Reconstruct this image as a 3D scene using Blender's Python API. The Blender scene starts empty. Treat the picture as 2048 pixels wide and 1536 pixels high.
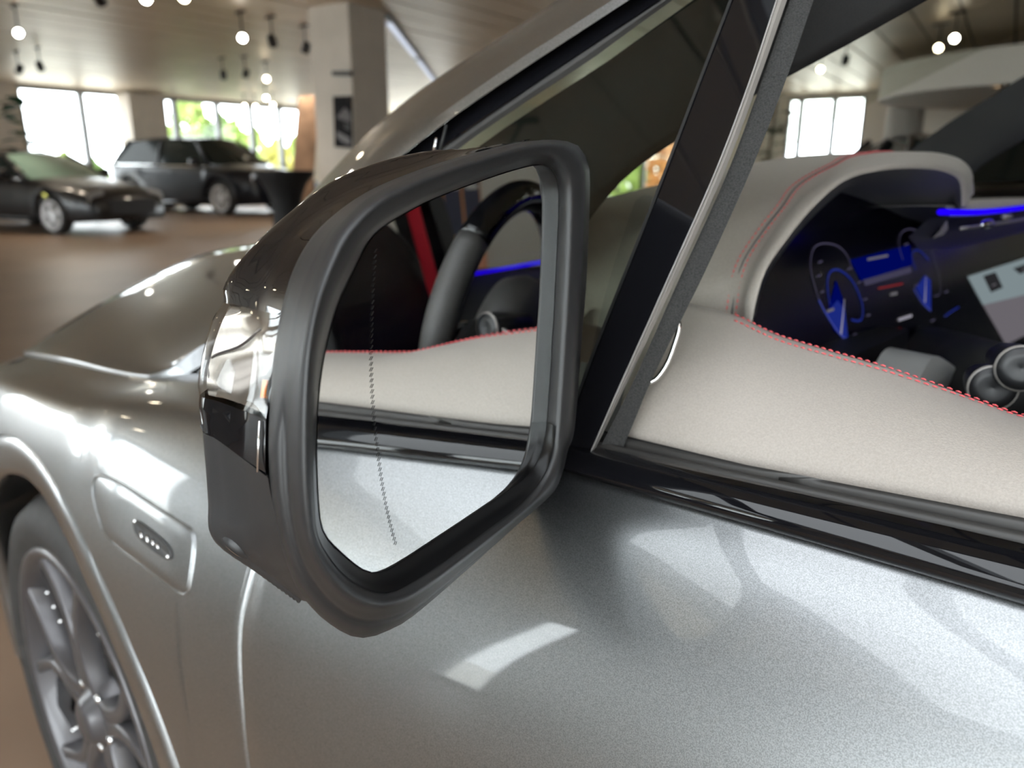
import bpy, bmesh, math, random
from mathutils import Vector as V, Matrix
random.seed(7)

# ------------------------------------------------------------------ camera
# world axes: X = forward of the grey car, Y = to the car's left, Z = up; camera stands at x = y = 0
FPX = 1539.0                       # focal length in photo pixels (2048 x 1536)
H = 1.22                           # camera height
YAW = math.radians(-47.0)
PITCH = math.radians(-15.8)
CAM = V((0, 0, H))
FWD = V((math.cos(PITCH) * math.cos(YAW), math.cos(PITCH) * math.sin(YAW), math.sin(PITCH)))
RIGHT = V((math.sin(YAW), -math.cos(YAW), 0))
UP = RIGHT.cross(FWD)

S = bpy.context.scene
C = S.collection
cd = bpy.data.cameras.new('camera')
cd.sensor_fit = 'HORIZONTAL'
cd.sensor_width = 36.0
cd.lens = FPX / 2048 * 36.0
cd.clip_start = 0.02
cd.clip_end = 400
cd.dof.use_dof = True
cd.dof.focus_distance = 0.44
cd.dof.aperture_fstop = 6.6
co = bpy.data.objects.new('camera', cd)
C.objects.link(co)
co.location = CAM
co.rotation_euler = FWD.to_track_quat('-Z', 'Y').to_euler()
S.camera = co

# ------------------------------------------------------------------ world, exposure
W = bpy.data.worlds.new('World')
S.world = W
W.use_nodes = True
bg = W.node_tree.nodes['Background']
bg.inputs[0].default_value = (0.93, 0.97, 1.0, 1)
bg.inputs[1].default_value = 10.0
S.view_settings.view_transform = 'Standard'
S.view_settings.look = 'None'
S.view_settings.gamma = 1.0
S.view_settings.use_curve_mapping = False
S.view_settings.exposure = 0.2


# ------------------------------------------------------------------ pixel helpers
def ray(px, py):
    return FWD + RIGHT * ((px - 1024) / FPX) + UP * ((768 - py) / FPX)


def at_t(px, py, t):
    return CAM + ray(px, py) * t


def on_y(px, py, y):
    d = ray(px, py)
    return CAM + d * (y / d.y)


def on_x(px, py, x):
    d = ray(px, py)
    return CAM + d * (x / d.x)


def on_z(px, py, z):
    d = ray(px, py)
    return CAM + d * ((z - H) / d.z)


def on_plane(px, py, p, n):
    d = ray(px, py)
    return CAM + d * ((p - CAM).dot(n) / d.dot(n))


# ------------------------------------------------------------------ curve helpers
def cr(pts, n, closed=False):
    """Catmull-Rom resampled to n points, uniform in chord length."""
    pts = [V(p) for p in pts]
    m = len(pts)
    dense = []
    segs = m if closed else m - 1
    for i in range(segs):
        if closed:
            p0, p1, p2, p3 = pts[(i - 1) % m], pts[i], pts[(i + 1) % m], pts[(i + 2) % m]
        else:
            p1, p2 = pts[i], pts[i + 1]
            p0 = pts[i - 1] if i > 0 else p1 * 2 - p2
            p3 = pts[i + 2] if i + 2 < m else p2 * 2 - p1
        for k in range(16):
            t = k / 16
            dense.append(0.5 * ((2 * p1) + (p2 - p0) * t + (2 * p0 - 5 * p1 + 4 * p2 - p3) * t * t
                                + (3 * p1 - p0 - 3 * p2 + p3) * t ** 3))
    dense.append(pts[0].copy() if closed else pts[-1].copy())
    L = [0.0]
    for a, b in zip(dense, dense[1:]):
        L.append(L[-1] + (b - a).length)
    out = []
    cnt = n if closed else n - 1
    j = 0
    for i in range(n):
        target = L[-1] * i / cnt
        while j < len(L) - 2 and L[j + 1] < target:
            j += 1
        seg = L[j + 1] - L[j]
        f = (target - L[j]) / seg if seg > 1e-12 else 0
        out.append(dense[j].lerp(dense[j + 1], min(max(f, 0), 1)))
    return out


def herm(xs, ys, x):
    """smooth 1-D interpolation through (xs, ys)"""
    n = len(xs)
    if x <= xs[0]:
        return ys[0] + (ys[1] - ys[0]) / (xs[1] - xs[0]) * (x - xs[0])
    if x >= xs[-1]:
        return ys[-1] + (ys[-1] - ys[-2]) / (xs[-1] - xs[-2]) * (x - xs[-1])
    i = 0
    while x > xs[i + 1]:
        i += 1

    def sl(k):
        if k == 0:
            return (ys[1] - ys[0]) / (xs[1] - xs[0])
        if k == n - 1:
            return (ys[-1] - ys[-2]) / (xs[-1] - xs[-2])
        a = (ys[k] - ys[k - 1]) / (xs[k] - xs[k - 1])
        b = (ys[k + 1] - ys[k]) / (xs[k + 1] - xs[k])
        if a * b <= 0:
            return 0.0
        return 2 * a * b / (a + b)
    h = xs[i + 1] - xs[i]
    t = (x - xs[i]) / h
    m0, m1 = sl(i) * h, sl(i + 1) * h
    return ((2 * t ** 3 - 3 * t * t + 1) * ys[i] + (t ** 3 - 2 * t * t + t) * m0
            + (-2 * t ** 3 + 3 * t * t) * ys[i + 1] + (t ** 3 - t * t) * m1)


# ------------------------------------------------------------------ materials
MATS = {}


def mat(name, col, rough=0.5, metal=0.0, coat=0.0, coat_rough=0.03, spec=0.5, noise=None, bump=None,
        emit=None, estr=0.0, trans=0.0, ior=1.45, sheen=0.0):
    if name in MATS:
        return MATS[name]
    m = bpy.data.materials.new(name)
    m.use_nodes = True
    nt = m.node_tree
    b = nt.nodes['Principled BSDF']
    I = b.inputs
    I['Base Color'].default_value = (*col, 1)
    I['Roughness'].default_value = rough
    I['Metallic'].default_value = metal
    I['Coat Weight'].default_value = coat
    I['Coat Roughness'].default_value = coat_rough
    I['Specular IOR Level'].default_value = spec
    I['IOR'].default_value = ior
    I['Transmission Weight'].default_value = trans
    I['Sheen Weight'].default_value = sheen
    if emit:
        I['Emission Color'].default_value = (*emit, 1)
        I['Emission Strength'].default_value = estr
    if noise or bump:
        tc = nt.nodes.new('ShaderNodeTexCoord')
    if noise:
        sc, amt = noise[0], noise[1]
        tx = nt.nodes.new('ShaderNodeTexNoise')
        tx.inputs['Scale'].default_value = sc
        tx.inputs['Detail'].default_value = 3
        nt.links.new(tc.outputs['Object'], tx.inputs['Vector'])
        mx = nt.nodes.new('ShaderNodeMix')
        mx.data_type = 'RGBA'
        mx.inputs[6].default_value = (*[c * (1 - amt) for c in col], 1)
        mx.inputs[7].default_value = (*[min(1, c * (1 + amt)) for c in col], 1)
        rp = nt.nodes.new('ShaderNodeMapRange')
        rp.inputs[1].default_value = 0.3
        rp.inputs[2].default_value = 0.7
        nt.links.new(tx.outputs['Fac'], rp.inputs[0])
        nt.links.new(rp.outputs[0], mx.inputs[0])
        nt.links.new(mx.outputs[2], I['Base Color'])
    if bump:
        sc, st = bump[0], bump[1]
        tx2 = nt.nodes.new('ShaderNodeTexNoise')
        tx2.inputs['Scale'].default_value = sc
        tx2.inputs['Detail'].default_value = 2
        nt.links.new(tc.outputs['Object'], tx2.inputs['Vector'])
        bp = nt.nodes.new('ShaderNodeBump')
        bp.inputs['Strength'].default_value = st
        bp.inputs['Distance'].default_value = 0.001
        nt.links.new(tx2.outputs['Fac'], bp.inputs['Height'])
        nt.links.new(bp.outputs[0], I['Normal'])
    MATS[name] = m
    return m


def glass_mat(name, tint, refl=1.0, rough=0.0, ior=1.45):
    """thin pane: see-through with a fresnel reflection"""
    m = bpy.data.materials.new(name)
    m.use_nodes = True
    nt = m.node_tree
    nt.nodes.clear()
    o = nt.nodes.new('ShaderNodeOutputMaterial')
    t = nt.nodes.new('ShaderNodeBsdfTransparent')
    t.inputs[0].default_value = (*tint, 1)
    g = nt.nodes.new('ShaderNodeBsdfGlossy')
    g.inputs['Roughness'].default_value = rough
    g.inputs[0].default_value = (refl, refl, refl, 1)
    f = nt.nodes.new('ShaderNodeFresnel')
    ge = nt.nodes.new('ShaderNodeNewGeometry')
    mi = nt.nodes.new('ShaderNodeMix')
    mi.inputs[2].default_value = ior
    mi.inputs[3].default_value = 1 / ior
    nt.links.new(ge.outputs['Backfacing'], mi.inputs[0])
    nt.links.new(mi.outputs[0], f.inputs['IOR'])
    x = nt.nodes.new('ShaderNodeMixShader')
    nt.links.new(f.outputs[0], x.inputs[0])
    nt.links.new(t.outputs[0], x.inputs[1])
    nt.links.new(g.outputs[0], x.inputs[2])
    nt.links.new(x.outputs[0], o.inputs[0])
    MATS[name] = m
    return m


def emit_mat(name, col, st):
    m = bpy.data.materials.new(name)
    m.use_nodes = True
    nt = m.node_tree
    nt.nodes.clear()
    o = nt.nodes.new('ShaderNodeOutputMaterial')
    e = nt.nodes.new('ShaderNodeEmission')
    e.inputs[0].default_value = (*col, 1)
    e.inputs[1].default_value = st
    nt.links.new(e.outputs[0], o.inputs[0])
    MATS[name] = m
    return m


def paint_mat():
    m = mat('grey_paint', (0.2, 0.207, 0.215), rough=0.37, metal=1.0, coat=1.0, coat_rough=0.03)
    nt = m.node_tree
    b = nt.nodes['Principled BSDF']
    tc = nt.nodes.new('ShaderNodeTexCoord')
    vo = nt.nodes.new('ShaderNodeTexNoise')
    vo.inputs['Scale'].default_value = 1300
    vo.inputs['Detail'].default_value = 2
    nt.links.new(tc.outputs['Object'], vo.inputs['Vector'])
    mr = nt.nodes.new('ShaderNodeMapRange')
    mr.inputs[1].default_value = 0.35
    mr.inputs[2].default_value = 0.65
    nt.links.new(vo.outputs['Fac'], mr.inputs[0])
    mx = nt.nodes.new('ShaderNodeMix')
    mx.data_type = 'RGBA'
    mx.inputs[6].default_value = (0.20, 0.206, 0.211, 1)
    mx.inputs[7].default_value = (0.315, 0.325, 0.332, 1)
    nt.links.new(mr.outputs[0], mx.inputs[0])
    nt.links.new(mx.outputs[2], b.inputs['Base Color'])
    return m


paint = paint_mat()
matte = mat('matte_black_plastic', (0.019, 0.019, 0.020), rough=0.37, bump=(2600, 0.12))
matte_dark = mat('recess_black_plastic', (0.004, 0.004, 0.0045), rough=0.3, spec=0.35)
gloss = mat('gloss_black', (0.004, 0.004, 0.005), rough=0.025, spec=0.6)
rubber = mat('black_rubber', (0.012, 0.012, 0.012), rough=0.6)
felt = mat('felt_seal', (0.02, 0.0195, 0.019), rough=0.95, noise=(900, 0.6), bump=(900, 0.5), sheen=0.3)
chrome = mat('chrome', (0.8, 0.8, 0.8), rough=0.08, metal=1.0)
satin = mat('satin_trim', (0.26, 0.24, 0.225), rough=0.45, metal=0.3, coat=0.1)
seal_m = mat('seal_rubber', (0.035, 0.033, 0.031), rough=0.4)
trim_grey = mat('grey_trim', (0.045, 0.044, 0.043), rough=0.55, spec=0.35)
painted_shine = mat('painted_shine', (0.8, 0.79, 0.78), rough=0.35, metal=0.3)  # shine of the chrome edge, put into a near-white colour
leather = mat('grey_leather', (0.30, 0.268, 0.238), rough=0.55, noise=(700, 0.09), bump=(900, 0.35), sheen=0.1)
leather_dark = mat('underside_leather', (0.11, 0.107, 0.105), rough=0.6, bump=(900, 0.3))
cloth = mat('pillar_cloth', (0.022, 0.022, 0.023), rough=0.9, noise=(900, 0.18), bump=(1200, 0.15))
mirror_m = mat('mirror_silver', (0.82, 0.83, 0.82), rough=0.0, metal=1.0)
thread = mat('red_thread', (0.62, 0.09, 0.1), rough=0.6)
black_in = mat('interior_black', (0.012, 0.012, 0.012), rough=0.6)
screen_m = mat('screen_glass', (0.004, 0.004, 0.005), rough=0.22, spec=0.35)
side_glass = glass_mat('side_glass', (0.50, 0.54, 0.49), ior=1.5)
wind_glass = glass_mat('windscreen_glass', (0.80, 0.82, 0.76), ior=1.35)
frost_glass = glass_mat('added_rooflight_glass', (0.62, 0.625, 0.63), ior=1.3)
room_glass = glass_mat('window_glass', (0.95, 0.97, 0.97), ior=1.3)
tyre_m = mat('tyre_rubber', (0.025, 0.024, 0.023), rough=0.65, noise=(60, 0.25))
rim_m = mat('rim_silver', (0.085, 0.081, 0.085), rough=0.35, metal=0.5, coat=0.25)
rim_dark = mat('rim_dark', (0.02, 0.02, 0.022), rough=0.5, spec=0.3)
disc_m = mat('brake_steel', (0.25, 0.24, 0.24), rough=0.35, metal=1.0)
lens_m = glass_mat('lamp_lens', (0.93, 0.91, 0.89), ior=1.42)
reflector_m = mat('reflector', (0.25, 0.238, 0.22), rough=0.2, metal=0.85)
amber_m = mat('amber', (0.8, 0.25, 0.04), rough=0.3)
belt_m = mat('red_belt', (0.45, 0.008, 0.02), rough=0.7)
blue_e = emit_mat('ambient_blue', (0.015, 0.0, 1.0), 0.95)


# ------------------------------------------------------------------ object helpers
def link(o, parent=None):
    C.objects.link(o)
    if parent:
        o.parent = parent
    return o


def mesh(name, verts, faces, m, parent=None, smooth=True, **props):
    me = bpy.data.meshes.new(name)
    me.from_pydata([tuple(v) for v in verts], [], faces)
    me.update()
    bm = bmesh.new()
    bm.from_mesh(me)
    bmesh.ops.recalc_face_normals(bm, faces=bm.faces)
    bm.to_mesh(me)
    bm.free()
    if smooth:
        for p in me.polygons:
            p.use_smooth = True
    me.materials.append(m)
    o = bpy.data.objects.new(name, me)
    link(o, parent)
    for k, v in props.items():
        o[k] = v
    return o


def thing(name, label, cat, loc=(0, 0, 0), rz=0, group=None):
    o = bpy.data.objects.new(name, None)
    o.empty_display_size = 0.1
    link(o)
    o.location = loc
    o.rotation_euler = (0, 0, rz)
    tag(o, label, cat, group)
    return o


def tag(o, label, cat, group=None):
    o['label'] = label
    o['category'] = cat
    if group:
        o['group'] = group
    return o


class MB:
    def __init__(s):
        s.v = []
        s.f = []

    def add(s, verts, faces):
        k = len(s.v)
        s.v += [V(v) for v in verts]
        s.f += [[i + k for i in f] for f in faces]
        return s

    def grid(s, rows, closed=False, cap0=False, cap1=False):
        n = len(rows[0])
        v = [p for r in rows for p in r]
        f = []
        for i in range(len(rows) - 1):
            for j in range(n if closed else n - 1):
                a, b = i * n + j, i * n + (j + 1) % n
                f.append([a, b, b + n, a + n])
        if cap0:
            f.append(list(range(n))[::-1])
        if cap1:
            k = (len(rows) - 1) * n
            f.append([k + i for i in range(n)])
        return s.add(v, f)

    def box(s, c, size, M=None):
        x, y, z = [d / 2 for d in size]
        vs = [V((sx * x, sy * y, sz * z)) for sx in (-1, 1) for sy in (-1, 1) for sz in (-1, 1)]
        if M:
            vs = [M @ v for v in vs]
        vs = [v + V(c) for v in vs]
        return s.add(vs, [[0, 1, 3, 2], [4, 6, 7, 5], [0, 4, 5, 1], [2, 3, 7, 6], [0, 2, 6, 4], [1, 5, 7, 3]])

    def tube(s, path, r, n=10, cap=True):
        path = [V(p) for p in path]
        rows = []
        ref = V((0, 0, 1))
        for i, p in enumerate(path):
            d = (path[min(i + 1, len(path) - 1)] - path[max(i - 1, 0)])
            if d.length < 1e-9:
                d = V((0, 0, 1))
            d.normalize()
            if abs(d.dot(ref)) > 0.95:
                ref = V((1, 0, 0))
            a = d.cross(ref).normalized()
            b = a.cross(d).normalized()
            ref = b
            rr = r[i] if isinstance(r, (list, tuple)) else r
            rows.append([p + a * math.cos(2 * math.pi * k / n) * rr + b * math.sin(2 * math.pi * k / n) * rr
                         for k in range(n)])
        return s.grid(rows, True, cap, cap)

    def lathe(s, prof, o, axis, n=32):
        """prof: (radius, along-axis) pairs"""
        axis = V(axis).normalized()
        a = axis.orthogonal().normalized()
        b = axis.cross(a)
        rows = [[V(o) + axis * h + (a * math.cos(2 * math.pi * k / n) + b * math.sin(2 * math.pi * k / n)) * r
                 for k in range(n)] for r, h in prof]
        return s.grid(rows, True)

    def prism(s, poly, off):
        """poly: list of points, extruded by vector off"""
        n = len(poly)
        v = [V(p) for p in poly] + [V(p) + V(off) for p in poly]
        f = [list(range(n)), [i + n for i in range(n)][::-1]]
        f += [[i, (i + 1) % n, (i + 1) % n + n, i + n] for i in range(n)]
        return s.add(v, f)

    def build(s, name, m, parent=None, smooth=True, **props):
        return mesh(name, s.v, s.f, m, parent, smooth, **props)


def auto_smooth(o, deg=35):
    """keep hard edges on smooth-shaded boxes"""
    me = o.data
    bm = bmesh.new()
    bm.from_mesh(me)
    for e in bm.edges:
        if len(e.link_faces) == 2 and e.calc_face_angle() > math.radians(deg):
            e.smooth = False
    bm.to_mesh(me)
    bm.free()
    return o


def rounded_poly(pts, r, n=5):
    """2-D polygon with rounded corners"""
    out = []
    m = len(pts)
    for i in range(m):
        p0, p1, p2 = V(pts[i - 1]), V(pts[i]), V(pts[(i + 1) % m])
        a = (p0 - p1).normalized()
        b = (p2 - p1).normalized()
        rr = min(r, (p0 - p1).length * 0.45, (p2 - p1).length * 0.45)
        s, e = p1 + a * rr, p1 + b * rr
        for k in range(n + 1):
            t = k / n
            out.append(s * (1 - t) ** 2 + p1 * 2 * t * (1 - t) + e * t * t)
    return out


# ------------------------------------------------------------------ the showroom
RA = math.radians(11)
PD = V((math.cos(RA), math.sin(RA), 0))      # towards the far window wall
QD = V((-math.sin(RA), math.cos(RA), 0))     # to the left
P0, P1, Q0, Q1, ZC = -9.0, 21.85, -25.0, 4.6, 3.3


def R(p, q, z):
    return PD * p + QD * q + V((0, 0, z))


def q_at(px, p=P1, py=250):
    d = on_plane(px, py, R(p, 0, 0), PD)
    return d.dot(QD)


def p_at(px, q=Q0, py=250):
    d = on_plane(px, py, R(0, q, 0), QD)
    return d.dot(PD)


wall_m = mat('wall_plaster', (0.50, 0.46, 0.38), rough=0.8, noise=(2, 0.05))
col_m = mat('column_plaster', (0.56, 0.50, 0.43), rough=0.75, noise=(3, 0.06))
floor_m = mat('floor_brown', (0.222, 0.150, 0.103), rough=0.45, spec=0.38, noise=(1.3, 0.12), bump=(40, 0.05))
ceil_m = mat('ceiling_panel_metal', (0.64, 0.525, 0.385), rough=0.42, metal=0.2, noise=(1.2, 0.08), bump=(6, 0.25))
frame_m = mat('window_frame', (0.27, 0.28, 0.29), rough=0.5)
white_m = mat('white_plaster', (0.62, 0.59, 0.52), rough=0.7)
ground_m = mat('outside_paving', (0.68, 0.66, 0.62), rough=0.9, noise=(0.4, 0.15))


def rbox(p0, p1, q0, q1, z0, z1, mb=None):
    mb = mb or MB()
    vs = [R(p, q, z) for p in (p0, p1) for q in (q0, q1) for z in (z0, z1)]
    mb.add(vs, [[0, 1, 3, 2], [4, 6, 7, 5], [0, 4, 5, 1], [2, 3, 7, 6], [0, 2, 6, 4], [1, 5, 7, 3]])
    return mb


rbox(P0 - .3, P1 + .3, Q0 - .3, Q1 + .3, -0.2, 0).build('floor', floor_m, None, False, kind='structure')
SK = (-1.6, 1.9, -.6, 4.0)                    # unseen rooflight, added for the brightness on door and pad: p0, p1, q0, q1
mbc = MB()
rbox(P0 - .3, SK[0], Q0 - .3, Q1 + .3, ZC, ZC + .25, mbc)
rbox(SK[1], P1 + .3, Q0 - .3, Q1 + .3, ZC, ZC + .25, mbc)
rbox(SK[0], SK[1], Q0 - .3, SK[2], ZC, ZC + .25, mbc)
rbox(SK[0], SK[1], SK[3], Q1 + .3, ZC, ZC + .25, mbc)
ceil = mbc.build('ceiling', rim_dark, None, False, kind='structure')
nsl = 50
pitch = (P1 - P0) / nsl
for i in range(nsl):
    a, b = P0 + pitch * i + .02, P0 + pitch * (i + 1) - .02
    dz = random.uniform(-.004, .004)
    if b < SK[0] or a > SK[1]:
        spans = [(a, b, Q0 + .02, Q1 - .02)]
    else:
        spans = [(a, b, Q0 + .02, SK[2]), (a, b, SK[3], Q1 - .02)]
        if a < SK[0]:
            spans.append((a, SK[0], SK[2], SK[3]))
        if b > SK[1]:
            spans.append((SK[1], b, SK[2], SK[3]))
    for (x0, x1, y0, y1) in spans:
        rbox(x0, x1, y0, y1, ZC - .03 + dz, ZC).build('ceiling_panel', ceil_m, ceil, False)

win_n = [0]


def window(axis, fixed, a0, a1, n_panes, z0=0.08, z1=3.2, edges=None):
    """a framed glazed bay in a wall; axis 'p' = wall at constant p, running along q"""
    win_n[0] += 1

    def pt(a, o, z):
        return R(fixed + o, a, z) if axis == 'p' else R(a, fixed + o, z)

    def bx(mb, aa, ab, o0, o1, za, zb):
        vs = [pt(a, o, z) for a in (aa, ab) for o in (o0, o1) for z in (za, zb)]
        mb.add(vs, [[0, 1, 3, 2], [4, 6, 7, 5], [0, 4, 5, 1], [2, 3, 7, 6], [0, 2, 6, 4], [1, 5, 7, 3]])
    edges = edges or [a0 + (a1 - a0) * i / n_panes for i in range(n_panes + 1)]
    fr = MB()
    bx(fr, a0, a1, -.06, .06, z0, z0 + .08)
    bx(fr, a0, a1, -.06, .06, z1 - .08, z1)
    o = fr.build('window_%d' % win_n[0], frame_m, None, False, kind='structure')
    for e in edges:
        m = MB()
        bx(m, e - .08, e + .08, -.07, .07, z0, z1)
        m.build('mullion', frame_m, o, False)
    for a, b in zip(edges, edges[1:]):
        m = MB()
        bx(m, a + .04, b - .04, -.008, .008, z0 + .06, z1 - .06)
        m.build('pane', room_glass, o, False)
    return o


def wall_with_openings(name, axis, fixed, a0, a1, opens, z0=0.08, z1=3.2, th=.25, m=wall_m):
    def bx(mb, aa, ab, za, zb):
        if axis == 'p':
            rbox(fixed - th / 2, fixed + th / 2, aa, ab, za, zb, mb)
        else:
            rbox(aa, ab, fixed - th / 2, fixed + th / 2, za, zb, mb)
    mb = MB()
    cur = a0
    for a, b in sorted(opens):
        if a > cur:
            bx(mb, cur, a, 0, ZC)
        bx(mb, a, b, 0, z0)
        bx(mb, a, b, z1, ZC)
        cur = b
    if cur < a1:
        bx(mb, cur, a1, 0, ZC)
    return mb.build(name, m, None, False, kind='structure')


# far wall with windows (seen left of the mirror)
eA = [q_at(x) for x in (40, 168, 268)][::-1]
eB = [q_at(x) for x in (328, 352, 436, 503, 560, 606)][::-1]
eC = [q_at(x) for x in (640, 700, 775, 800)][::-1]
wall_with_openings('wall_front', 'p', P1, Q0, Q1, [(eA[0], eA[-1]), (eB[0], eB[-1]), (eC[0], eC[-1]), (.2, Q1 - .25)])
window('p', P1, eA[0], eA[-1], 2, edges=eA)
window('p', P1, eB[0], eB[-1], 5, edges=eB)
window('p', P1, eC[0], eC[-1], 2, edges=eC)
window('p', P1, .2, Q1 - .25, 3)
# left wall: long glazing that lights the car's flank
bays = [(-8.4, -5.2), (-4.9, -1.7), (-1.4, 1.7), (4.78, 5.42), (10.6, 15.8), (16.2, 21.4)]
wall_with_openings('wall_left', 'q', Q1, P0, P1, bays)
for a, b in bays:
    window('q', Q1, a, b, 2 if b - a > 1 else 1)
# right wall with one window pair (seen through the windscreen)
eR = sorted(p_at(x) for x in (1574, 1600, 1666, 1728))
eT = sorted((P1 - .3, p_at(846), p_at(905)))
eS = sorted(p_at(x) for x in (1150, 1290, 1400))
wall_with_openings('wall_right', 'q', Q0, P0, P1, [(eR[0], eR[-1]), (eS[0], eS[-1]), (eT[0], eT[-1])], z0=.05, z1=3.15, m=white_m)
window('q', Q0, eS[0], eS[-1], 2, z0=.05, z1=3.15, edges=eS)
window('q', Q0, eR[0], eR[-1], 3, z0=.05, z1=3.15, edges=eR)
window('q', Q0, eT[0], eT[-1], 2, z0=.05, z1=3.15, edges=eT)
wall_with_openings('wall_back', 'p', P0, Q0, Q1, [], m=white_m)


# added rooflight, out of view, for the bright area the door reflects
win_n[0] += 1
mb = MB()
for (x0, x1, y0, y1) in ((SK[0], SK[1], SK[2], SK[2] + .08), (SK[0], SK[1], SK[3] - .08, SK[3]), (SK[0], SK[0] + .08, SK[2], SK[3]), (SK[1] - .08, SK[1], SK[2], SK[3])):
    rbox(x0, x1, y0, y1, ZC + .02, ZC + .3, mb)
sky = mb.build('window_%d' % win_n[0], frame_m, None, False, kind='structure')
for i in range(3):
    x0, x1 = SK[0] + (SK[1] - SK[0]) * i / 3, SK[0] + (SK[1] - SK[0]) * (i + 1) / 3
    rbox(x0 + .04, x1 - .04, SK[2] + .06, SK[3] - .06, ZC + .2, ZC + .215).build('pane', frost_glass, sky, False)
    if i:
        rbox(x0 - .05, x0 + .05, SK[2], SK[3], ZC + .05, ZC + .28).build('glazing_bar', frame_m, sky, False)


# columns of the hall
def column(idx, corner, ps, qs, z1=ZC):
    """corner = nearest corner (p, q); the column runs ps along p and qs along q"""
    (p, q) = corner
    rbox(min(p, p + ps), max(p, p + ps), min(q, q + qs), max(q, q + qs), 0, z1).build(
        'column_%d' % idx, col_m, None, False, kind='structure')


cB = at_t(706, 200, 10.3)
cBp, cBq = cB.dot(PD), cB.dot(QD)
column(1, (cBp, cBq), .72, -.72)
cA = at_t(262, 250, 20.6)
rbox(P1 - .75, P1 - .15, q_at(330, P1 - .75), q_at(264, P1 - .75), 0, ZC - .12).build('column_2', col_m, None, False, kind='structure')
cL = at_t(30, 200, 19.4)
column(3, (cL.dot(PD), cL.dot(QD)), .8, 1.0)
cR = at_t(1810, 240, 19.0)
mb = MB()
mb.lathe([(0.42, 0), (0.42, ZC)], (cR.x, cR.y, 0), (0, 0, 1), 28)
mb.build('column_4', mat('column_grey', (0.33, 0.32, 0.29), rough=.7), None, True, kind='structure')

# white rounded soffit over a seating corner, right of the car
sc = at_t(2190, 200, 14.0)
mb = MB()
rad = 3.6
ringo = [V((sc.x + rad * math.cos(a), sc.y + rad * math.sin(a), 0)) for a in [2 * math.pi * k / 64 for k in range(64)]]
mb.grid([[p + V((0, 0, 2.46)) for p in ringo], [p + V((0, 0, 3.02)) for p in ringo]], True, True, True)
auto_smooth(mb.build('trim_1', white_m, None, True, kind='structure'))
lamp_e = emit_mat('lamp_glow', (1.0, 0.86, 0.62), 22.0)
lamp_w = emit_mat('lamp_glow_white', (1.0, 0.95, 0.85), 30.0)
lamp_warm = emit_mat('downlight_glow', (1.0, 0.62, 0.25), 6.0)
for k, (px, py) in enumerate([(1953, 168), (2040, 163)]):
    c = on_z(px, py, 2.46)
    dv = V((c.x - sc.x, c.y - sc.y, 0))
    if dv.length > rad - .3:
        dv *= (rad - .3) / dv.length
        c = V((sc.x + dv.x, sc.y + dv.y, 2.46))
    t = thing('downlight', 'warm recessed downlight under the white rounded soffit', 'light', c, 0, 'downlights in the soffit')
    m = MB()
    m.lathe([(.05, .01), (.09, .01), (.09, -.012), (.055, -.012), (.05, .01)], (0, 0, 0), (0, 0, 1), 20)
    m.build('ring', chrome, t)
    m = MB()
    m.lathe([(.0, -.006), (.055, -.006)], (0, 0, 0), (0, 0, 1), 20)
    m.build('lamp', lamp_warm, t)
# dark doorways on the far right wall under the soffit
for i, (xa, xb, yt) in enumerate([(1929, 1948, 226), (2003, 2060, 222)]):
    pa, pb = sorted((p_at(xa), p_at(xb)))
    rbox(pa, pb, Q0 + .13, Q0 + .17, 0, 2.65).build('door_%d' % (i + 1), black_in, None, False, kind='structure')

# track spots under the ceiling
spot_n = [0]
body_m = mat('spot_black', (0.015, 0.015, 0.015), rough=.5)


def spot(c, lit, label, aim=None, energy=0):
    t = thing('track_spotlight', label, 'spotlight', (c.x, c.y, ZC - .03), 0, 'ceiling track spotlights')
    hz = c.z - (ZC - .03)
    m = MB()
    m.box((0, 0, -.012), (.22, .035, .024))
    m.build('track_adapter', body_m, t, False)
    m = MB()
    m.tube([(0, 0, -.02), (0, 0, hz + .07)], .012, 8)
    m.build('stem', body_m, t)
    ax = (V((aim.x, aim.y, aim.z)) - c).normalized() if aim else V((0, 0, -1))
    m = MB()
    m.lathe([(0, -.16), (.05, -.16), (.062, -.14), (.062, 0), (.054, .0), (.05, -.02), (0, -.02)], V((0, 0, hz)) + ax * .05, ax, 20)
    m.build('head', body_m, t)
    m = MB()
    m.lathe([(0, -.008), (.05, -.008)], V((0, 0, hz)) + ax * .05, ax, 20)
    m.build('lamp', (lamp_w if lit == 2 else lamp_e) if lit else body_m, t)
    if energy:
        ld = bpy.data.lights.new('spot_beam', 'SPOT')
        ld.energy = energy
        ld.spot_size = math.radians(105)
        ld.spot_blend = .8
        ld.shadow_soft_size = .06
        ld.color = (1.0, .86, .68)
        lo = bpy.data.objects.new('spot_beam', ld)
        link(lo, t)
        lo.location = V((0, 0, hz)) + ax * .07
        lo.rotation_euler = ax.to_track_quat('-Z', 'Y').to_euler()
    return t


ZS = 2.93
lit = [(37, 66, 2), (485, 76, 2), (292, -3, 2), (368, -6, 1), (533, 158, 1), (532, 196, 2), (546, 210, 1),
       (489, 212, 1), (511, 213, 1), (1909, 77, 2), (1877, 96, 1), (1641, 139, 1)]  # the low trio by the far windows stands in for reflected orange glints
dark = [(200, -2), (38, 141), (81, 135), (545, 84), (611, 99), (447, 152), (491, 150), (1690, 124)]
for px, py, l in lit:
    c = on_z(px, py, ZS)
    spot(c, l, 'lit black track spotlight hanging from the beige panel ceiling', CAM + (c - CAM) * .3, 0)
for px, py in dark:
    c = on_z(px, py, ZS)
    spot(c, 0, 'dark-lensed black track spotlight hanging from the beige panel ceiling', c + V((random.uniform(-1, 1), random.uniform(-1, 1), -1)), 110)  # beam added to brighten the hall; the lens itself stays dark
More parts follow.
